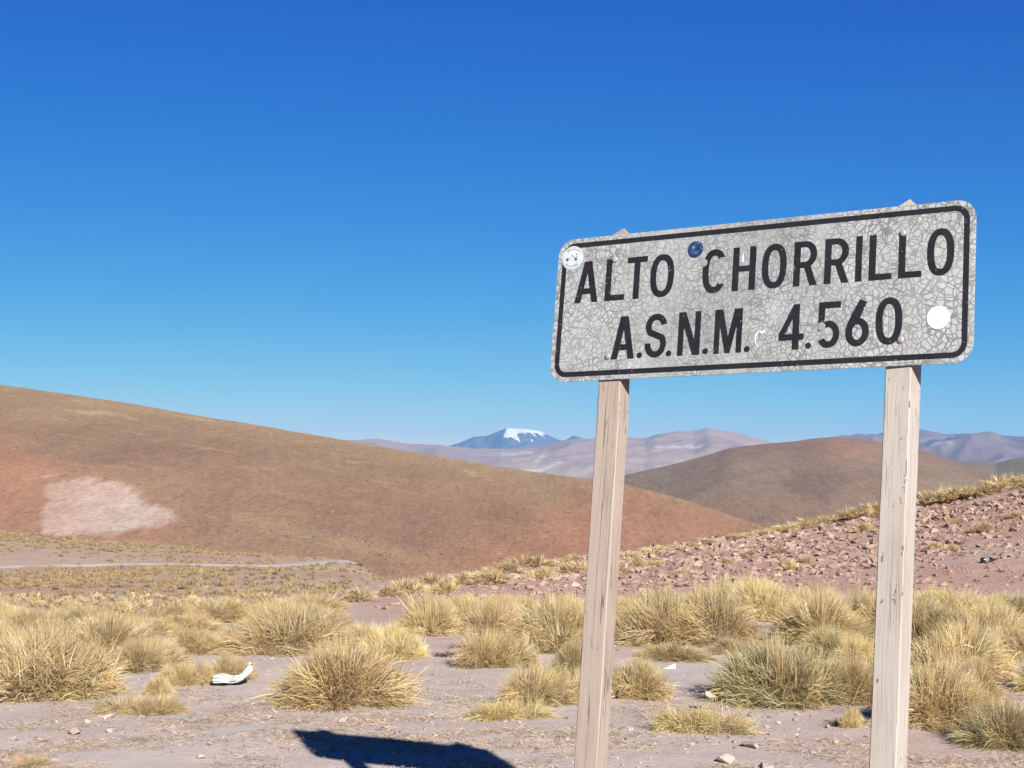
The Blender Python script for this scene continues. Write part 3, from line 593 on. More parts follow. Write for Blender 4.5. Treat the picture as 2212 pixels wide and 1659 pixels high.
vt = tuft_mass('valley_grass', P, g.uniform(.45, 1.1, len(P)), g, 18, .84, .075); vt['label'] = 'mass of small dry tufts covering the valley floor and road banks'
# tufts over the face of the near hill
X, Y, Z, px, py, Tf = HP
sel = np.flatnonzero((Tf < .97) & (px > -40) & (px < 1750)); sel = g.choice(sel, 9000, replace=True)
dens = (.5 + .8 * fbm(X[sel] * .02, Z[sel] * .06, 3)) * np.clip(1.25 - Tf[sel] * .7, .2, 1.2)
pm = poly_mask(px[sel], py[sel], [(-100, 930), (110, 1000), (255, 1045), (370, 1110), (390, 1180), (-100, 1180)], 10); dens *= 1 - .93 * pm
pm2 = poly_mask(px[sel], py[sel], [(1150, 1200), (1240, 1100), (1350, 1080), (1700, 1160), (1700, 1250)], 30); dens *= 1 - .75 * pm2
sel = sel[g.uniform(0, 1, len(sel)) < dens]
P = np.stack([X[sel] + g.uniform(-2, 2, len(sel)), Y[sel] + g.uniform(-1, 1, len(sel)), Z[sel] - .05], 1)
ht = tuft_mass('hillside_grass', P, g.uniform(.35, .8, len(P)), g, 7, .80, .13); ht['label'] = 'thin cover of dry tufts over the near hill'

# ------------------------------------------------------------------ rocks
def rock_mesh(name, seed, n=11, flat=.6):
    g = random.Random(seed); bm = bmesh.new()
    for i in range(n):
        v = Vector((g.gauss(0, 1), g.gauss(0, 1), g.gauss(0, 1))); v.normalize(); v *= g.uniform(.7, 1.0)
        bm.verts.new((v.x * .5, v.y * .5 * g.uniform(.8, 1), v.z * .5 * flat))
    r = bmesh.ops.convex_hull(bm, input=bm.verts)
    bmesh.ops.delete(bm, geom=[e for e in r['geom_interior'] if isinstance(e, bmesh.types.BMVert)], context='VERTS')
    bmesh.ops.bevel(bm, geom=list(bm.edges), offset=.022, segments=1, affect='EDGES', clamp_overlap=True)
    return bm_mesh(name, bm)
RK = [rock_mesh('rock', s, 9 + s % 5, .45 + .07 * (s % 5)) for s in range(12)]
ST = [rock_mesh('stone', 50 + s, 12, .5) for s in range(5)]
for me in RK: me.materials.append(M['rock'])
for me in ST: me.materials.append(M['stone'])
g = np.random.default_rng(21)
rk = []
while len(rk) < 12000:
    a = g.uniform(xaz(720), xaz(2420)); r = g.uniform(20, 55); x, y = math.sin(a) * r, math.cos(a) * r
    xv = 1106 + FV * x / y; rb = np.interp(a, bx, brr)
    if r > rb + 2: continue
    up = (r - 20) / (rb - 20); want = sstep((xv - 700) / 700) * (.16 + .95 * sstep((up - .05) / .5)) * (.55 + .9 * perlin(np.array([x * .25]), np.array([y * .25]))[0])
    if g.uniform() > want: continue
    s = .035 + (.34 * g.uniform() ** 3.6 + .34 * g.uniform() * (g.uniform() < .03)) * (.30 + .70 * sstep(up)); rk.append((x, y, s))
rk = np.array(rk); rz = ground_z(rk[:, 0], rk[:, 1]); app = rk[:, 2] / np.hypot(rk[:, 0], rk[:, 1])
rxv = 1106 + FV * rk[:, 0] / rk[:, 1]; app = np.where((rxv < 2222) & (rxv > 700), app, app * .01)
order = np.argsort(-app); big, rest = order[:285], order[285:]
for k, i in enumerate(big):
    o = link('rock', RK[k % len(RK)]); s = rk[i, 2] * .98; o.location = (rk[i, 0], rk[i, 1], rz[i] + s * .05)
    o.scale = (s, s * g.uniform(.7, 1.1), s * g.uniform(.55, 1.05)); o.rotation_euler = (g.normal(0, .35), g.normal(0, .35), g.uniform(0, 6.28))
    tag(o, 'angular pinkish rock lying on the stony slope', 'rock', 'rocks strewn over the stony slope')
def joined(name, src, P, size, g, mat, label, cat, flat=1.0):
    Vs, Fs, off = [], [], 0
    base = []
    for me in src:
        v = np.array([w.co[:] for w in me.vertices]); me.calc_loop_triangles(); f = np.array([t.vertices[:] for t in me.loop_triangles]); base.append((v, f))
    for i in range(len(P)):
        v, f = base[i % len(base)]; e = Matrix.Rotation(g.uniform(0, 6.28), 3, 'Z') @ Matrix.Rotation(g.normal(0, .5), 3, 'X')
        vv = (v * np.array([1, g.uniform(.7, 1.1), flat * g.uniform(.7, 1.2)]) * size[i]) @ np.array(e).T + P[i]
        Vs.append(vv); Fs.append(f + off); off += len(vv)
    return tag(link(name, mk_mesh(name, np.concatenate(Vs), np.concatenate(Fs)), mat), label, cat, kind='stuff')
def simple_rock(seed):
    g2 = random.Random(seed); bm = bmesh.new()
    for i in range(8):
        v = Vector((g2.gauss(0, 1), g2.gauss(0, 1), g2.gauss(0, 1))); v.normalize(); bm.verts.new((v.x * .5, v.y * .45, v.z * .32))
    bmesh.ops.convex_hull(bm, input=bm.verts); bmesh.ops.triangulate(bm, faces=bm.faces); return bm_mesh('pebble', bm)
PB = [simple_rock(s) for s in range(9)]
joined('rubble', PB, np.stack([rk[rest, 0], rk[rest, 1], rz[rest] + rk[rest, 2] * .08], 1), rk[rest, 2] * 1.1, g, M['rock'], 'small pinkish rubble covering the stony slope', 'rubble')
# gravel of the sandy flat
gp = []
while len(gp) < 13000:
    a = g.uniform(xaz(-80), xaz(2300)); r = 9.6 + 15 * g.uniform() ** 1.7; x, y = math.sin(a) * r, math.cos(a) * r
    if g.uniform() < .35 + 1.0 * perlin(np.array([x * .9]), np.array([y * .9 + 40]))[0]: gp.append((x, y))
gp = np.array(gp); gs = .008 + .060 * g.uniform(0, 1, len(gp)) ** 6
joined('gravel', PB, np.stack([gp[:, 0], gp[:, 1], ground_z(gp[:, 0], gp[:, 1]) + gs * .1], 1), gs, g, M['stone'], 'fine gravel scattered over the sandy flat', 'gravel')
# bits of dry grass lying on the sand
lp = []
while len(lp) < 2600:
    a = g.uniform(xaz(-80), xaz(2300)); r = 9.6 + 5.5 * g.uniform() ** 1.2; x, y = math.sin(a) * r, math.cos(a) * r
    if perlin(np.array([x * 1.1 + 5]), np.array([y * 1.1]))[0] > g.uniform(-.15, .25): lp.append((x, y))
lp = np.array(lp); nb = 16; n = len(lp); ci = np.repeat(np.arange(n), nb); k = n * nb
ang = g.uniform(0, 6.28, k); th = np.clip(g.normal(R(70), R(14), k), 0, R(89)); d = np.stack([np.cos(ang) * np.sin(th), np.sin(ang) * np.sin(th), np.cos(th)], 1)
ls = g.uniform(.03, .09, n)[ci]; bxy = lp[ci] + g.normal(0, 1, (k, 2)) * ls[:, None] * .9
base = np.concatenate([bxy, ground_z(bxy[:, 0], bxy[:, 1])[:, None]], 1)
sd = np.cross(d, g.normal(0, 1, (k, 3))); sd /= np.linalg.norm(sd, axis=1)[:, None]; tone = g.uniform(.5, 1.2, n)[ci][:, None]
Va, Fv, Cc = ribbons(base, d, np.tile([0, 0, -.3], (k, 1)), ls, np.full(k, .0045), sd, np.array((.60, .45, .31)) * tone, np.array((.80, .645, .46)) * tone, 2)
tag(link('dry_grass_litter', mk_mesh('dry_grass_litter', Va, Fv, cols=Cc), M['grass']), 'withered grass bits lying flat on the sand', 'dry grass', kind='stuff')

# single stones of the sandy flat
STN = [(158, 1588, 34, 20, 'pale stone shaped like a tooth on the sand, largest of its neighbours'), (235, 1555, 28, 17, 'pale stone just below the low flat grass cushion'), (187, 1562, 15, 10, 'small round pale stone beside the two bigger pale stones'),
       (236, 1582, 32, 14, 'grey-brown stone casting a dark shade on the sand'), (366, 1578, 24, 17, 'pale pointed stone below the white plastic bag'), (433, 1640, 20, 13, 'small white stone with sharp shadow near the sign shadow'),
       (80, 1608, 36, 8, 'flat pale stone slab sunk in the sand'), (742, 1562, 30, 17, 'grey stone just behind the edge of the sign shadow'), (1625, 1617, 44, 20, 'pink stone with a black shadow on the sand between the posts'),
       (1570, 1652, 46, 24, 'pink stone at the sand edge with a dark shaded side'), (1660, 1662, 40, 14, 'half buried pink stone with a dark shaded side'), (2045, 1468, 26, 9, 'flat pale stone under the tussock by the white post'), (1690, 1452, 20, 8, 'small grey stone behind the green-tinged tussock')]
for k, (a, b, w, h, lb) in enumerate(STN):
    x, y, r = hit(a, b); o = link('stone', ST[k % len(ST)]); s = 1.3 * w / FV * r; h *= 1.3; y += s * .3; o.location = (x, y, gz(x, y) + h / FV * r * .22)
    o.scale = (s * 1.1, s * .9, h / FV * r * 2.0); o.rotation_euler = (0, 0, random.uniform(0, 6)); tag(o, lb, 'stone', 'single stones on the sandy flat')
m_chip = plain('red_chip', (0.55, 0.20, 0.13), .7, .1, 30).m
x, y, r = hit(42, 1640); o = link('chip', ST[2].copy(), None); o.data.materials.clear(); o.data.materials.append(m_chip); o.location = (x, y, gz(x, y) + .012); o.scale = (.13, .05, .04); o.rotation_euler = (0, 0, .5); tag(o, 'thin reddish chip lying on the sand', 'chip')
x, y, r = hit(1535, 1540); o = link('stone', ST[3]); o.location = (x, y + .05, gz(x, y) + .135); s = 46 / FV * r; o.scale = (s, s * .8, s * .95); o.rotation_euler = (.2, .3, 1.0); tag(o, 'pink stone resting on top of the low round tussock', 'stone')
o.data = ST[3].copy(); o.data.materials.clear(); o.data.materials.append(mat_rock('pink_stone', (.46, .29, .21), (.54, .35, .26), (.6, .41, .32), 6))

# ------------------------------------------------------------------ litter
def sheet(name, path, widths, lift, mat, seed, nu=34, nv=12, fold=.03, stand=.75):
    """crumpled sheet following a path (x, y, z rows), folded and wrinkled"""
    g = np.random.default_rng(seed); path = np.array(path, float); t = np.linspace(0, 1, nu); k = np.linspace(0, 1, len(path))
    c = np.stack([np.interp(t, k, path[:, i]) for i in range(3)], 1); c = np.stack([np.convolve(np.pad(c[:, i], 3, 'edge'), np.ones(7) / 7, 'valid') for i in range(3)], 1)
    w = np.interp(t, np.linspace(0, 1, len(widths)), widths); tang = np.gradient(c, axis=0); tang /= np.linalg.norm(tang, axis=1)[:, None]
    sd = np.cross(tang, [0, 0, 1]); sd /= np.linalg.norm(sd, axis=1)[:, None] + 1e-6; sd = sd * .55 - np.array([0, 0, stand]); sd /= np.linalg.norm(sd, axis=1)[:, None]
    v = np.linspace(-.5, .5, nv); V = []
    for i in range(nu):
        for j in range(nv):
            p = c[i] + sd[i] * v[j] * w[i] * .7
            a = fold * perlin(np.array([i * .22 + seed]), np.array([j * .9]))[0] * 2.4 + fold * .9 * (abs(math.sin(j * 1.05 + .9 * math.sin(i * .21) + seed)) - .5)
            p = p + np.array([0, -a * 1.3 - lift * (1 - abs(v[j]) * 1.6) * min(1, w[i] / max(widths)), abs(a) * .3 + w[i] * .28])
            V.append(p)
    idx = np.arange(nu * nv).reshape(nu, nv); F = np.stack([idx[:-1, :-1], idx[1:, :-1], idx[1:, 1:], idx[:-1, 1:]], -1).reshape(-1, 4)
    o = link(name, mk_mesh(name, np.array(V), F, smooth=True), mat)
    s = o.modifiers.new('thickness', 'SOLIDIFY'); s.thickness = .002
    return o
m_bag = plain('white_plastic', (0.50, 0.485, 0.44), .45, .06, 30, .4).m
def gpt(xv, yv, up=0.0):
    x, y, r = hit(xv, yv); return (x, y, gz(x, y) + up)
b0 = hit(510, 1487)[2] / FV
pts = [gpt(470, 1474, .035), gpt(478, 1483, .03), gpt(500, 1487, .03), gpt(520, 1483, .04), gpt(540, 1478, .09), gpt(551, 1474, .135), gpt(556, 1472, .175)]
pts = [(p[0], pts[1][1] + (i * .012), p[2]) for i, p in enumerate(pts)]
tag(sheet('plastic_bag', pts, [.10, .15, .10, .11, .15, .13, .015], .02, m_bag, 3, nv=20, fold=.021), 'crumpled white plastic bag caught round a small yellow tussock', 'plastic bag')
p0 = np.array(gpt(1222, 1504, .03)); tag(sheet('plastic_scrap', [p0 + (-.05, .0, .05), p0 + (-.02, 0, .03), p0 + (.05, .0, .01), p0 + (.10, .01, -.005)], [.02, .05, .05, .02], .02, m_bag, 9, 20, 8, .008), 'torn white plastic scrap at the golden tussock beside the post', 'plastic scrap')
# folded paper scrap
x, y, r = hit(1447, 1446); bm = bmesh.new()
for q in [(-.065, 0, .006), (.055, -.02, .004), (.06, .03, .055), (-.01, .05, .03), (.0, .0, .035)]: bm.verts.new(q)
v = list(bm.verts); [bm.faces.new(f) for f in ([v[0], v[1], v[4]], [v[1], v[2], v[4]], [v[2], v[3], v[4]], [v[3], v[0], v[4]])]
o = link('paper_scrap', bm_mesh('paper_scrap', bm), plain('white_paper', (.62, .60, .58), .7, .04, 40).m, loc=(x, y, gz(x, y))); o.modifiers.new('thickness', 'SOLIDIFY').thickness = .002
tag(o, 'small folded white paper scrap on bare sand between the posts', 'paper scrap')
def lathe(name, prof, n=20):
    a = np.linspace(0, 2 * np.pi, n, endpoint=False); V = np.array([(r * math.cos(t), r * math.sin(t), z) for r, z in prof for t in a]); m = len(prof)
    F = np.array([(i * n + j, i * n + (j + 1) % n, (i + 1) * n + (j + 1) % n, (i + 1) * n + j) for i in range(m - 1) for j in range(n)])
    return mk_mesh(name, V, F, smooth=True)
def bottle(xv, yv, L, rotz, glass, label, tilt=R(88), lab=True):
    x, y, r = hit(xv, yv); root = link('bottle', None); root.empty_display_size = .1
    root.location = (x, y, gz(x, y) + L * .15); root.rotation_euler = (0, tilt, rotz)
    pr = [(.001, 0), (.13, 0), (.145, .03), (.145, .58), (.13, .66), (.06, .78), (.05, .96), (.055, .97), (.055, 1.0), (.03, 1.0)]
    link('body', lathe('body', [(a * L, (b - .5) * L) for a, b in pr]), glass, root)
    if lab: link('paper_label', lathe('paper_label', [(.1475 * L, -.30 * L), (.1475 * L, -.06 * L)]), plain('worn_label', (.16, .20, .185), .7, .2, 60).m, root)
    return tag(root, label, 'bottle')
gm = NT('green_glass'); gm.base((.007, .016, .012)).rough(.12); gm.p.inputs['Specular IOR Level'].default_value = .6
bottle(2137, 1215, .30, R(8), gm.m, 'dark green glass bottle lying on the reddish stony slope')
pm_ = NT('clear_plastic'); pm_.base((.75, .77, .76)).rough(.25); pm_.p.inputs['Transmission Weight'].default_value = .75; pm_.p.inputs['Specular IOR Level'].default_value = .5
bottle(1527, 1497, .21, R(-12), pm_.m, 'crushed clear plastic bottle behind the low round tussock', lab=False)

# dark dead root heaps
def twig_heap(xv, yv, w, label, seed):
    x, y, r = hit(xv, yv); g = np.random.default_rng(seed); n = 260
    b = np.stack([x + g.normal(0, w * .35, n), y + g.normal(0, w * .25, n)], 1); base = np.concatenate([b, (ground_z(b[:, 0], b[:, 1]) - .005)[:, None]], 1)
    ang = g.uniform(0, 6.28, n); th = np.clip(g.normal(R(66), R(16), n), 0, R(88)); d = np.stack([np.cos(ang) * np.sin(th), np.sin(ang) * np.sin(th), np.cos(th)], 1)
    sd = np.cross(d, g.normal(0, 1, (n, 3))); sd /= np.linalg.norm(sd, axis=1)[:, None]
    c = np.tile(np.array((.13, .085, .06)), (n, 1)) * g.uniform(.5, 1.6, n)[:, None]
    Va, F, C = ribbons(base, d, np.tile([0, 0, -.25], (n, 1)), g.uniform(.05, .17, n), np.full(n, .008), sd, c, c * 1.3, 2)
    tag(link('twig_heap', mk_mesh('twig_heap', Va, F, cols=C), M['grass']), label, 'dead twigs')
twig_heap(970, 1418, .30, 'heap of dead brown twigs on the sand beside the biggest golden tussock', 1)
twig_heap(1010, 1400, .24, 'dark dead twigs on the red earth behind the upright straw tussock', 2)
twig_heap(1800, 1455, .26, 'dark dead roots on bare earth behind the green-tinged tussock', 3)
twig_heap(2165, 1472, .22, 'dead twigs on the red bare earth near the yellow-green tussock', 4)
twig_heap(1826, 1566, .13, 'blackened root crown beside the tiny single tuft', 5)

# ------------------------------------------------------------------ the sign
a_, L_, t_ = R(32.04), R(8.96), R(.17)
r0 = Vector((math.cos(a_), -math.sin(a_), 0)); n0 = Vector((-math.sin(a_), -math.cos(a_), 0)); u0 = Vector((0, 0, math.cos(L_))) - n0 * math.sin(L_)
rx_ = r0 * math.cos(t_) + u0 * math.sin(t_); ux_ = u0 * math.cos(t_) - r0 * math.sin(t_); ny_ = ux_.cross(rx_)
ctr = Vector((0.90245, 6.06931, 2.46747)); sgn = ctr.z / ux_.z
sign = link('road_sign', None); sign.empty_display_size = .3
sign.matrix_world = Matrix(((rx_.x, ny_.x, ux_.x, 0), (rx_.y, ny_.y, ux_.y, 0), (rx_.z, ny_.z, ux_.z, 0), (0, 0, 0, 1)))
sign.location = ctr - ux_ * sgn
tag(sign, 'weathered grey road sign on two pale wooden posts reading ALTO CHORRILLO', 'road sign')
SW, SH, SZ = 1.719, .600, sgn            # panel front is the local plane y = 0, viewer towards -y
def fill_solid(name, outer, holes, y0, y1, mat, parent):
    polys = [outer] + holes; pts = [p for q in polys for p in q]
    tris = geometry.tessellate_polygon([[Vector((p[0], p[1], 0)) for p in q] for q in polys])
    n = len(pts); V = [(p[0], y0, p[1]) for p in pts] + [(p[0], y1, p[1]) for p in pts]; F = []
    for t in tris:
        a, b, c = t; ar = (pts[b][0] - pts[a][0]) * (pts[c][1] - pts[a][1]) - (pts[b][1] - pts[a][1]) * (pts[c][0] - pts[a][0])
        if abs(ar) < 1e-12: continue
        if ar < 0: a, c = c, a
        F.append((a, b, c)); F.append((c + n, b + n, a + n))
    o = 0; Q = []
    for q in polys:
        m = len(q)
        for i in range(m): j = (i + 1) % m; Q.append((o + i, o + i + n, o + j + n, o + j))
        o += m
    me = mk_mesh(name, np.array(V), [np.array(F), np.array(Q)])
    bm = bmesh.new(); bm.from_mesh(me); bmesh.ops.recalc_face_normals(bm, faces=bm.faces); bm.to_mesh(me); bm.free()
    return link(name, me, mat, parent)
def rrect(w, h, r, n=10):
    P = []
    for cx, cy, a0 in ((w / 2 - r, h / 2 - r, 0), (-w / 2 + r, h / 2 - r, 90), (-w / 2 + r, -h / 2 + r, 180), (w / 2 - r, -h / 2 + r, 270)):
        for i in range(n + 1): a = R(a0 + 90 * i / n); P.append((cx + r * math.cos(a), cy + r * math.sin(a)))
    return P
def mat_sheeting():
    m = NT('cracked_reflective_sheeting'); co = m.coord(); sp = m.sep(co)
    wob = m.vadd(co, m.noisec(co, 55, 2), .009); wob2 = m.vadd(co, m.noisec(co, 120, 2), .006)
    flat = m.mapping(wob, (1, 0, 1)); flat2 = m.mapping(wob2, (1, 0, 1)); flat3 = m.mapping(m.vadd(co, m.noisec(co, 22, 2), .012), (1, 0, 1))
    big = m.voro(flat3, 15, 'DISTANCE_TO_EDGE'); mid = m.voro(flat, 42, 'DISTANCE_TO_EDGE'); fine = m.voro(flat2, 110, 'DISTANCE_TO_EDGE')
    area = m.noise(co, 3.2, 3, .5)
    gx = m.math('ABSOLUTE', m.math('ADD', sp[0], .12)); wear = m.math('SUBTRACT', m.math('ADD', m.math('MULTIPLY', area, 1.1), .42), m.math('MULTIPLY', gx, .62), True)
    cb = m.ramp(big, (.012, 1.0), (.030, 0.0)); cm = m.ramp(mid, (.055, 1.0), (.12, 0.0))
    fw = m.math('MULTIPLY', wear, .34); fc = m.math('LESS_THAN', fine, fw); fs = m.ramp(m.math('SUBTRACT', fine, m.math('MULTIPLY', wear, .20)), (.0, 1.0), (.12, 0.0))
    crack = m.math('MAXIMUM', m.math('MAXIMUM', cb, m.math('MULTIPLY', cm, .9)), m.math('MULTIPLY', fs, m.math('ADD', m.math('MULTIPLY', wear, .55), .05), True), True)
    crack = m.math('MULTIPLY', crack, m.ramp(m.noise(m.mapping(co, loc=(3, 0, 7)), 6, 4, .65), (.36, .68), (.50, 1.0)))
    tone = m.noise(co, 7, 4, .6); lite = m.ramp(tone, (.3, (.385, .395, .388)), (.58, (.45, .46, .452)), (.74, (.57, .58, .57)))
    dark = m.ramp(m.noise(co, 25, 3), (.3, (.105, .110, .110)), (.7, (.150, .157, .157)))
    dirt = m.ramp(m.noise(m.mapping(co, (1, 1, .4)), 4, 5, .6), (.42, 0.0), (.70, .6))
    col = m.mix(crack, lite, dark); col = m.mix(dirt, col, (.33, .33, .32))
    m.base(col).rough(m.ramp(crack, (0, .42), (1, .75))); m.p.inputs['Specular IOR Level'].default_value = .35
    m.bump(m.math('SUBTRACT', 1.0, crack), .55, .0012)
    return m.m
def mat_vinyl():
    m = NT('black_vinyl'); co = m.coord()
    sp = m.voro(co, 62); nick = m.math('MULTIPLY', m.ramp(sp, (.10, 1.0), (.16, 0.0)), m.ramp(m.noise(co, 30, 2), (.52, 0.0), (.6, 1.0)))
    col = m.ramp(m.noise(co, 14, 4), (.3, (.010, .010, .013)), (.7, (.018, .018, .022)))
    m.base(m.mix(m.math('MULTIPLY', nick, .75), col, (.34, .34, .34))).rough(.6); m.p.inputs['Specular IOR Level'].default_value = .15
    return m.m
M['sheet'] = mat_sheeting(); M['vinyl'] = mat_vinyl()
M['back'] = plain('galvanised_steel', (.35, .36, .37), .5, .1, 12, .4).m
panel = fill_solid('panel', [(x, z + SZ) for x, z in rrect(SW, SH, .072, 12)], [], 0, .004, M['sheet'], sign)
bv = panel.modifiers.new('soft_edge', 'BEVEL'); bv.width = .0016; bv.segments = 2; bv.limit_method = 'ANGLE'
# border in eight strips with thin joints
ow, oh, bwid, orad = 1.676, .562, .0205, .055
def border():
    hw, hh, r = ow / 2, oh / 2, orad; j = .0012
    def rect(x0, z0, x1, z1): return [(x0, z0 + SZ), (x1, z0 + SZ), (x1, z1 + SZ), (x0, z1 + SZ)]
    S_ = [rect(-hw + r + j, hh - bwid, hw - r - j, hh), rect(-hw + r + j, -hh, hw - r - j, -hh + bwid), rect(-hw, -hh + r + j, -hw + bwid, hh - r - j), rect(hw - bwid, -hh + r + j, hw, hh - r - j)]
    for sx, sz, a0 in ((1, 1, 0), (-1, 1, 90), (-1, -1, 180), (1, -1, 270)):
        cx, cz = sx * (hw - r), sz * (hh - r); an = [R(a0 + 90 * i / 10) for i in range(11)]
        S_.append([(cx + r * math.cos(a), cz + r * math.sin(a) + SZ) for a in an] + [(cx + (r - bwid) * math.cos(a), cz + (r - bwid) * math.sin(a) + SZ) for a in reversed(an)])
    for s in S_: fill_solid('border_strip', s, [], -.0011, -.0002, M['vinyl'], panel)
border()
h, t = .174, .0258
def arc(cx, cy, rx, ry, a0, a1, n=18): return [(cx + rx * math.cos(R(a0 + (a1 - a0) * i / n)), cy + ry * math.sin(R(a0 + (a1 - a0) * i / n))) for i in range(n + 1)]
def sup(cx, cy, rx, ry, a0, a1, n=36, e=2.35):
    P = []
    for i in range(n + 1):
        a = R(a0 + (a1 - a0) * i / n); c, s = math.cos(a), math.sin(a)
        P.append((cx + rx * math.copysign(abs(c) ** (2 / e), c), cy + ry * math.copysign(abs(s) ** (2 / e), s)))
    return P
def stroke(P, w):
    P = [Vector(p) for p in P]; Lf, Rt = [], []
    for i, p in enumerate(P):
        d0 = (P[i] - P[i - 1]).normalized() if i else (P[1] - P[0]).normalized(); d1 = (P[i + 1] - P[i]).normalized() if i < len(P) - 1 else d0
        n0_, n1_ = Vector((-d0.y, d0.x)), Vector((-d1.y, d1.x)); m_ = (n0_ + n1_).normalized(); k = w / 2 / max(.5, m_.dot(n0_))
        Lf.append(tuple(p + m_ * k)); Rt.append(tuple(p - m_ * k))
    return Lf + Rt[::-1]
def glyph(c, w):
    if c == 'L': return [(0, 0), (w, 0), (w, t * .9), (t, t * .9), (t, h), (0, h)], []
    if c == 'I': return [(0, 0), (w, 0), (w, h), (0, h)], []
    if c == 'T': x0 = (w - t) / 2; return [(x0, 0), (x0 + t, 0), (x0 + t, h - t * .92), (w, h - t * .92), (w, h), (0, h), (0, h - t * .92), (x0, h - t * .92)], []
    if c == 'H': y0 = h * .435; y1 = y0 + t * .9; return [(0, 0), (t, 0), (t, y0), (w - t, y0), (w - t, 0), (w, 0), (w, h), (w - t, h), (w - t, y1), (t, y1), (t, h), (0, h)], []
    if c in 'O0': return sup(w / 2, h / 2, w / 2, h / 2 + .001, 0, 360)[:-1], [sup(w / 2, h / 2, w / 2 - t, h / 2 - t * .93, 0, 360)[:-1]]
    if c == 'C':
        A0 = 34; o = sup(w / 2, h / 2, w / 2, h / 2 + .001, A0, 360 - A0); i = sup(w / 2, h / 2, w / 2 - t, h / 2 - t * .93, A0, 360 - A0)
        i[0] = (i[0][0], o[0][1]); i[-1] = (i[-1][0], o[-1][1]); return o + i[::-1], []
    if c == 'R':
        yb = .070; ry = (h - yb) / 2; rx = .046; xc = w - .002 - rx; yc = (h + yb) / 2
        return [(0, 0), (t, 0), (t, yb), (.042, yb), (w - .0275, 0), (w + .001, 0), (.068, yb + .0035)] + arc(xc, yc, rx, ry, -58, 90, 16) + [(0, h)], \
               [[(t, yb + t * .9)] + arc(xc, yc, rx - t, ry - t * .9, -90, 90, 14) + [(t, h - t * .9)]]
    if c == 'A':
        xa = (w - .034) / 2; sl = xa / h; th = t * 1.08; f = lambda y: th + y * sl; y0, y1 = .036, .060; ym = (w / 2 - th) / sl
        return [(0, 0), (th, 0), (f(y0), y0), (w - f(y0), y0), (w - th, 0), (w, 0), (w - xa, h), (xa, h)], [[(f(y1), y1), (w - f(y1), y1), (w / 2 + .0006, ym), (w / 2 - .0006, ym)]]
    if c == 'N': s = t * .92; return [(0, 0), (s, 0), (s, .114), (w - t * 1.15, 0), (w, 0), (w, h), (w - s, h), (w - s, .060), (t * 1.15, h), (0, h)], []
    if c == 'M': s = .0225; return [(0, 0), (s, 0), (s, .108), (w / 2 - .010, 0), (w / 2 + .010, 0), (w - s, .108), (w - s, 0), (w, 0), (w, h), (w - .033, h), (w / 2, .066), (.033, h), (0, h)], []
    if c == 'S':
        k = t / 2; rx = w / 2 - k; ryt = .0375; ryb = .0405; cyt = h - k * .93 - ryt + .001; cyb = ryb + k * .93 - .001; cx = w / 2
        return stroke(arc(cx, cyt, rx, ryt, 8, 222, 20) + arc(cx, cyb, rx, ryb, 42, -188, 20), t * .97), []
    if c == '4': xs = .054; return [(xs, 0), (xs + t, 0), (xs + t, .036), (w, .036), (w, .060), (xs + t, .060), (xs + t, h), (xs + .002, h), (0, .062), (0, .036), (xs, .036)], [[(xs, .060), (xs, .120), (.0245, .060)]]
    if c == '5':
        k = t / 2; rx = w / 2 - k - .001; ry = .0395; cx = w / 2 - .001; cy = ry + k * .93 - .001
        return stroke([(w - .001, h - k * .93), (.0165, h - k * .93), (.0155, .0835), (.024, .0885)] + arc(cx, cy, rx, ry, 112, -152, 26), t * .95), []
    if c == '6':
        rx, ry = w / 2, .0535; cx, cy = w / 2, ry - .001
        return [(.052, h + .002), (.079, h - .010), (.0545, .1065)] + arc(cx, cy, rx, ry, 72, -198, 34) + [(.0095, .0925), (.024, .124)], [arc(cx, cy, rx - t, ry - t * .94, 0, 360, 26)[:-1]]
    if c == '.': return arc(0, 0, .0118, .0118, 0, 360, 18)[:-1], []
def letter(c, u, v, w, lab):
    o, hs = glyph(c, w); sh = lambda P: [(p[0] + u, p[1] + v + SZ) for p in P]
    return tag(fill_solid('letter' if c.isalpha() else ('dot' if c == '.' else 'digit'), sh(o), [sh(q) for q in hs], -.0011, -.0002, M['vinyl'], panel), lab)
for c, u, w in [('A', -.7685, .1075), ('L', -.629, .089), ('T', -.533, .089), ('O', -.428, .104), ('C', -.2007, .100), ('H', -.0735, .095), ('O', .0475, .100), ('R', .1765, .093), ('R', .2985, .095), ('I', .4185, .0245), ('L', .470, .086), ('L', .581, .0855), ('O', .6857, .0985)]:
    letter(c, u, .0250, w, 'black letter ' + c)
for c, u, w in [('A', -.5815, .103), ('S', -.4335, .0935), ('N', -.290, .0945), ('M', -.136, .1145), ('4', .1291, .0995), ('5', .2800, .0895), ('6', .3891, .0900), ('0', .503, .0990)]:
    letter(c, u, -.2185, w, 'black ' + ('letter ' if c.isalpha() else 'digit ') + c)
for u, v in [(-.4541, -.2075), (-.3265, -.2065), (-.1701, -.2060), (.0019, -.2070), (.2471, -.2070)]: letter('.', u, v, 0, 'black dot')
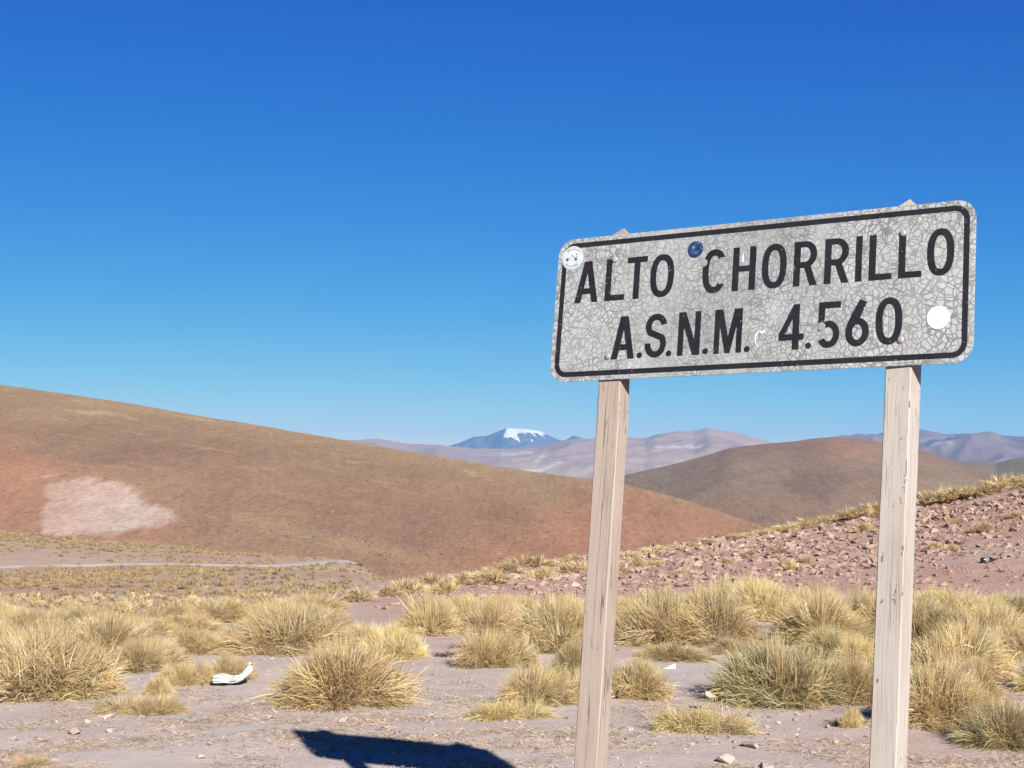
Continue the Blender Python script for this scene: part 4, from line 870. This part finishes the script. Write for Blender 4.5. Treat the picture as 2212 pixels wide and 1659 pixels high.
# stickers and scraps on the panel
def disc(name, u, v, r, y0, y1, mat, lab=None, n=28, jit=0.0, ry=None, par=None):
    P = []
    for i in range(n): a = 2 * math.pi * i / n; k = 1 + jit * math.sin(a * 3 + 1) + jit * .7 * math.sin(a * 7); P.append((u + r * k * math.cos(a), v + SZ + (ry or r) * k * math.sin(a)))
    return tag(fill_solid(name, P, [], y0, y1, mat, par or panel), lab)
m_st = NT('printed_sticker'); co = m_st.coord()
bl = m_st.ramp(m_st.noise(m_st.mapping(co, (1, 1, 1), (0, R(35), 0)), 24, 1), (.50, 0.0), (.56, 1.0))
m_st.base(m_st.mix(bl, (.58, .59, .59), (.42, .50, .57))).rough(.4)
st = disc('sticker', -.7910, .2195, .0500, -.0024, -.0013, m_st.m, 'round white and sky-blue sticker')
m_ink = plain('dark_ink', (.035, .04, .05), .6, .1, 40).m; m_gry = plain('grey_ink', (.15, .165, .19), .6, .1, 40).m
def ring(r0_, r1_, a0, a1, mat, u=-.7910, v=.2195):
    P = arc(u, v + SZ, r1_, r1_, a0, a1, 14) + arc(u, v + SZ, r0_, r0_, a0, a1, 14)[::-1]; fill_solid('sticker', P, [], -.0029, -.0025, mat, panel)
for k in range(9): ring(.0330, .0405, 45 + k * 10.5, 50.5 + k * 10.5, m_gry); ring(.0330, .0405, 222 + k * 10.5, 228 + k * 10.5, m_gry)
for k in range(12): ring(.0450, .0462, k * 30, k * 30 + 29.9, m_gry)
for du, dv, r_ in [(-.024, -.006, .0062), (.016, -.007, .0062), (.019, .014, .0036), (-.002, .012, .0030)]: disc('sticker', -.7910 + du, .2195 + dv, r_, -.0029, -.0025, m_ink, n=12)
def bar(x0, z0, x1, z1, w, mat): fill_solid('sticker', stroke([(x0 - .7910, z0 + .2195 + SZ), (x1 - .7910, z1 + .2195 + SZ)], w), [], -.0029, -.0025, mat, panel)
bar(-.018, -.002, -.003, .006, .0020, m_ink); bar(-.001, .007, .012, -.002, .0022, m_ink); bar(.004, .002, .026, .004, .0018, m_ink); bar(-.012, -.009, .009, -.009, .0018, m_gry)
m_bl = NT('blue_sticker'); co = m_bl.coord(); nb_ = m_bl.noise(co, 38, 3, .6)
m_bl.base(m_bl.ramp(nb_, (.36, (.010, .022, .075)), (.52, (.022, .05, .15)), (.60, (.09, .12, .14)), (.70, (.20, .21, .20)))).rough(.35)
disc('sticker', -.2362, .2075, .0330, -.0024, -.0013, m_bl.m, 'round dark blue sticker with faded print', jit=.012)
disc('sticker', .7335, -.1310, .0425, -.0024, -.0013, plain('white_sticker', (.62, .63, .64), .45, .02, 30).m, 'blank white round sticker', jit=.008)
m_rem = plain('white_remnant', (.64, .64, .64), .5, .03, 40).m
fill_solid('sticker', [(p[0] + .0, p[1] + SZ) for p in [(.0320, -.172), (.034, -.150), (.046, -.142), (.045, -.150), (.040, -.160), (.0375, -.172), (.038, -.184), (.046, -.197), (.056, -.203), (.046, -.202), (.036, -.190)]], [], -.0022, -.0013, m_rem, panel)
fill_solid('sticker', [(p[0], p[1] + SZ) for p in [(.050, -.141), (.074, -.138), (.075, -.150), (.070, -.146), (.062, -.152), (.052, -.146)]], [], -.0022, -.0013, m_rem, panel)
fill_solid('sticker', [(p[0], p[1] + SZ) for p in [(-.0330, .182), (-.0285, .150), (-.030, .139), (-.039, .138), (-.0375, .150)]], [], -.0022, -.0013, m_rem, panel)
m_dent = plain('bare_grey_dent', (.235, .25, .247), .6, .08, 50, .2).m
for u, v, r_ in [(.1738, .2330, .017), (-.197, .149, .015), (.296, -.137, .016)]:
    bm = bmesh.new(); bmesh.ops.create_uvsphere(bm, u_segments=20, v_segments=10, radius=r_); bmesh.ops.delete(bm, geom=[q for q in bm.verts if q.co.y > 1e-4], context='VERTS')
    for q in bm.verts: q.co = Vector((q.co.x + u, q.co.y * .05 - .0012, q.co.z + v + SZ))
    tag(link('dent', bm_mesh('dent', bm, True), m_dent, panel), 'bare grey dent')
m_bolt = plain('painted_bolt', (.29, .265, .245), .45, .1, 60, .4).m
for u, v in [(-.5942, .1968), (.5942, .1955), (-.5958, -.2040), (.5984, -.2045)]:
    bm = bmesh.new(); bmesh.ops.create_uvsphere(bm, u_segments=20, v_segments=12, radius=.0135)
    for q in bm.verts: q.co = Vector((q.co.x + u, (q.co.y * .62 if q.co.y < 0 else q.co.y * .1) - .0008, q.co.z + v + SZ))
    link('bolt', bm_mesh('bolt', bm, True), m_bolt, sign)
# posts
def mat_wood(name, c1, c2, crackc, paint, seed, pw, ckw=1.0):
    m = NT(name); co = m.mapping(m.coord(), (1, 1, 1), (0, 0, 0), (seed, seed * .7, 0))
    gr = m.noise(m.mapping(m.vadd(co, m.noisec(co, 2.2, 2), .03), (1, 1, .035)), 95, 6, .62); gr2 = m.noise(m.mapping(m.vadd(co, m.noisec(co, 3, 2), .02), (1, 1, .02)), 38, 4, .5)
    blot = m.noise(m.mapping(co, (1, 1, .35)), 7, 5, .65)
    col = m.ramp(gr, (.30, c1), (.62, c2)); col = m.mix(m.math('MULTIPLY', m.ramp(blot, (.36, 0.0), (.6, 1.0)), pw), col, paint)
    lng = m.math('ABSOLUTE', m.math('SUBTRACT', m.noise(m.mapping(m.vadd(co, m.noisec(co, 4, 2), .012), (1, 1, .018)), 30, 3, .5), .5))
    ck = m.math('MAXIMUM', m.math('MULTIPLY', m.ramp(lng, (.004, 1.0), (.011, 0.0)), m.ramp(m.noise(m.mapping(co, (1, 1, .12)), 16, 2), (.44, 0.0), (.56, ckw))), m.math('MULTIPLY', m.ramp(gr, (.34, 1.0), (.42, 0.0)), .14))
    sc = m.math('MULTIPLY', m.ramp(m.noise(m.mapping(co, (1, 1, .5)), 55, 3, .7), (.61, 0.0), (.66, .85)), m.ramp(m.noise(co, 5, 2), (.52, 0.0), (.6, 1.0)))
    col = m.mix(m.math('MULTIPLY', ck, .85), col, crackc); col = m.mix(sc, col, (.10, .09, .085))
    m.base(col).rough(.85); m.p.inputs['Specular IOR Level'].default_value = .2
    m.bump(m.math('SUBTRACT', m.math('MULTIPLY', gr, .5), ck), .6, .004)
    return m.m
def post(u, wd, dp, top, mat, twist, lean, label):
    nz = 60; zs = np.linspace(-.35, top, nz); V = []; c = .004
    prof = [(-wd / 2 + c, -dp / 2), (wd / 2 - c, -dp / 2), (wd / 2, -dp / 2 + c), (wd / 2, dp / 2 - c), (wd / 2 - c, dp / 2), (-wd / 2 + c, dp / 2), (-wd / 2, dp / 2 - c), (-wd / 2, -dp / 2 + c)]
    g = np.random.default_rng(int(u * 100) + 200); w1 = np.cumsum(g.normal(0, .00045, nz)); w2 = np.cumsum(g.normal(0, .0005, nz)); w1 -= np.linspace(w1[0], w1[-1], nz); w2 -= np.linspace(w2[0], w2[-1], nz)
    for i, z in enumerate(zs):
        tw = twist * (1 - sstep((z - (top - .9)) / .5)) if False else twist
        for (x, y) in prof:
            xx = x * math.cos(tw) - y * math.sin(tw) + w1[i]; yy = x * math.sin(tw) + y * math.cos(tw) + w2[i] * .4
            V.append((u + xx + lean * (z - SZ), yy + dp / 2 + .009 + abs(math.sin(twist)) * wd / 2, z))
    cap = [(x * .98, y * .98) for x, y in prof]
    apex = (u + lean * (top - SZ), dp / 2 + .009, top + .050); V.append(apex); ia = len(V) - 1
    m = len(prof); Q = [(i * m + j, i * m + (j + 1) % m, (i + 1) * m + (j + 1) % m, (i + 1) * m + j) for i in range(nz - 1) for j in range(m)]
    Tq = [((nz - 1) * m + j, (nz - 1) * m + (j + 1) % m, ia) for j in range(m)]
    return tag(link('post', mk_mesh('post', np.array(V), [np.array(Q), np.array(Tq)]), mat, sign), label)
w_l = mat_wood('bare_weathered_wood', (.270, .208, .163), (.345, .274, .226), (.075, .057, .047), (.365, .298, .252), 0.3, .55)
w_r = mat_wood('whitewashed_wood', (.305, .255, .215), (.385, .335, .293), (.23, .19, .155), (.435, .388, .345), 4.1, .75, .45)
post(-.588, .100, .082, SZ + .294, w_l, 0.0, -.0075, 'bare weathered wooden post with long dark cracks')
post_r = post(.594, .098, .098, SZ + .294, w_r, R(-3.5), .0085, 'whitewashed wooden post with worn paint and dark scuffs')

# worn dark marks near the edge of the whitewashed post
m_mark = plain('dark_scuff', (.16, .15, .145), .8, .2, 60).m
zy = lambda yv: SZ - .3 - (yv - 795) / 610.0
for dx_, yv, w_, h_, sl in [(.0440, 880, .0025, .024, 0), (.0415, 1018, .0035, .050, .002), (.0385, 1036, .010, .004, .3), (.0380, 1049, .005, .013, .2), (.0350, 1062, .009, .004, 0), (.0375, 1070, .003, .020, 0),
                            (.0245, 1086, .008, .004, .3), (.0250, 1092, .003, .010, 0), (.0300, 1097, .008, .003, -.4), (.0395, 1192, .008, .018, .1), (.0375, 1204, .005, .014, .3), (.0240, 1272, .008, .003, .2), (.0215, 1284, .003, .016, 0), (.0160, 1292, .009, .003, 0), (.0125, 1302, .009, .003, 0), (.0205, 1306, .003, .018, 0), (-.030, 1472, .004, .014, .2)]:
    u_ = .594 + dx_ + .0085 * (zy(yv) - SZ); z_ = zy(yv)
    fill_solid('scuff_mark', [(u_ - w_ / 2, z_ - h_ / 2 + sl * -.004), (u_ + w_ / 2, z_ - h_ / 2 + sl * .004), (u_ + w_ / 2 * .7 + sl * .002, z_ + h_ / 2), (u_ - w_ / 2 * .8 + sl * .002, z_ + h_ / 2 - .001)], [], .0118 - .0022 * (dx_ + .049) / .098 - .0012, .0150, m_mark, post_r)

# ------------------------------------------------------------------ the air
def haze_box():
    bm = bmesh.new(); bmesh.ops.create_cube(bm, size=1)
    for v in bm.verts: v.co = Vector((v.co.x * 34000, v.co.y * 34000, -97 if v.co.z < 0 else 720))
    m = bpy.data.materials.new('thin_blue_air'); m.use_nodes = True; tr = m.node_tree; tr.nodes.clear()
    o = tr.nodes.new('ShaderNodeOutputMaterial'); v = tr.nodes.new('ShaderNodeVolumePrincipled')
    v.inputs['Color'].default_value = (.125, .39, .74, 1); v.inputs["Density"].default_value = 6.0e-5; v.inputs['Anisotropy'].default_value = 0.0
    tr.links.new(v.outputs[0], o.inputs['Volume'])
    h = link('haze', bm_mesh('haze', bm), m); tag(h, 'thin bluish air over the whole landscape', 'haze', kind='stuff')
haze_box()
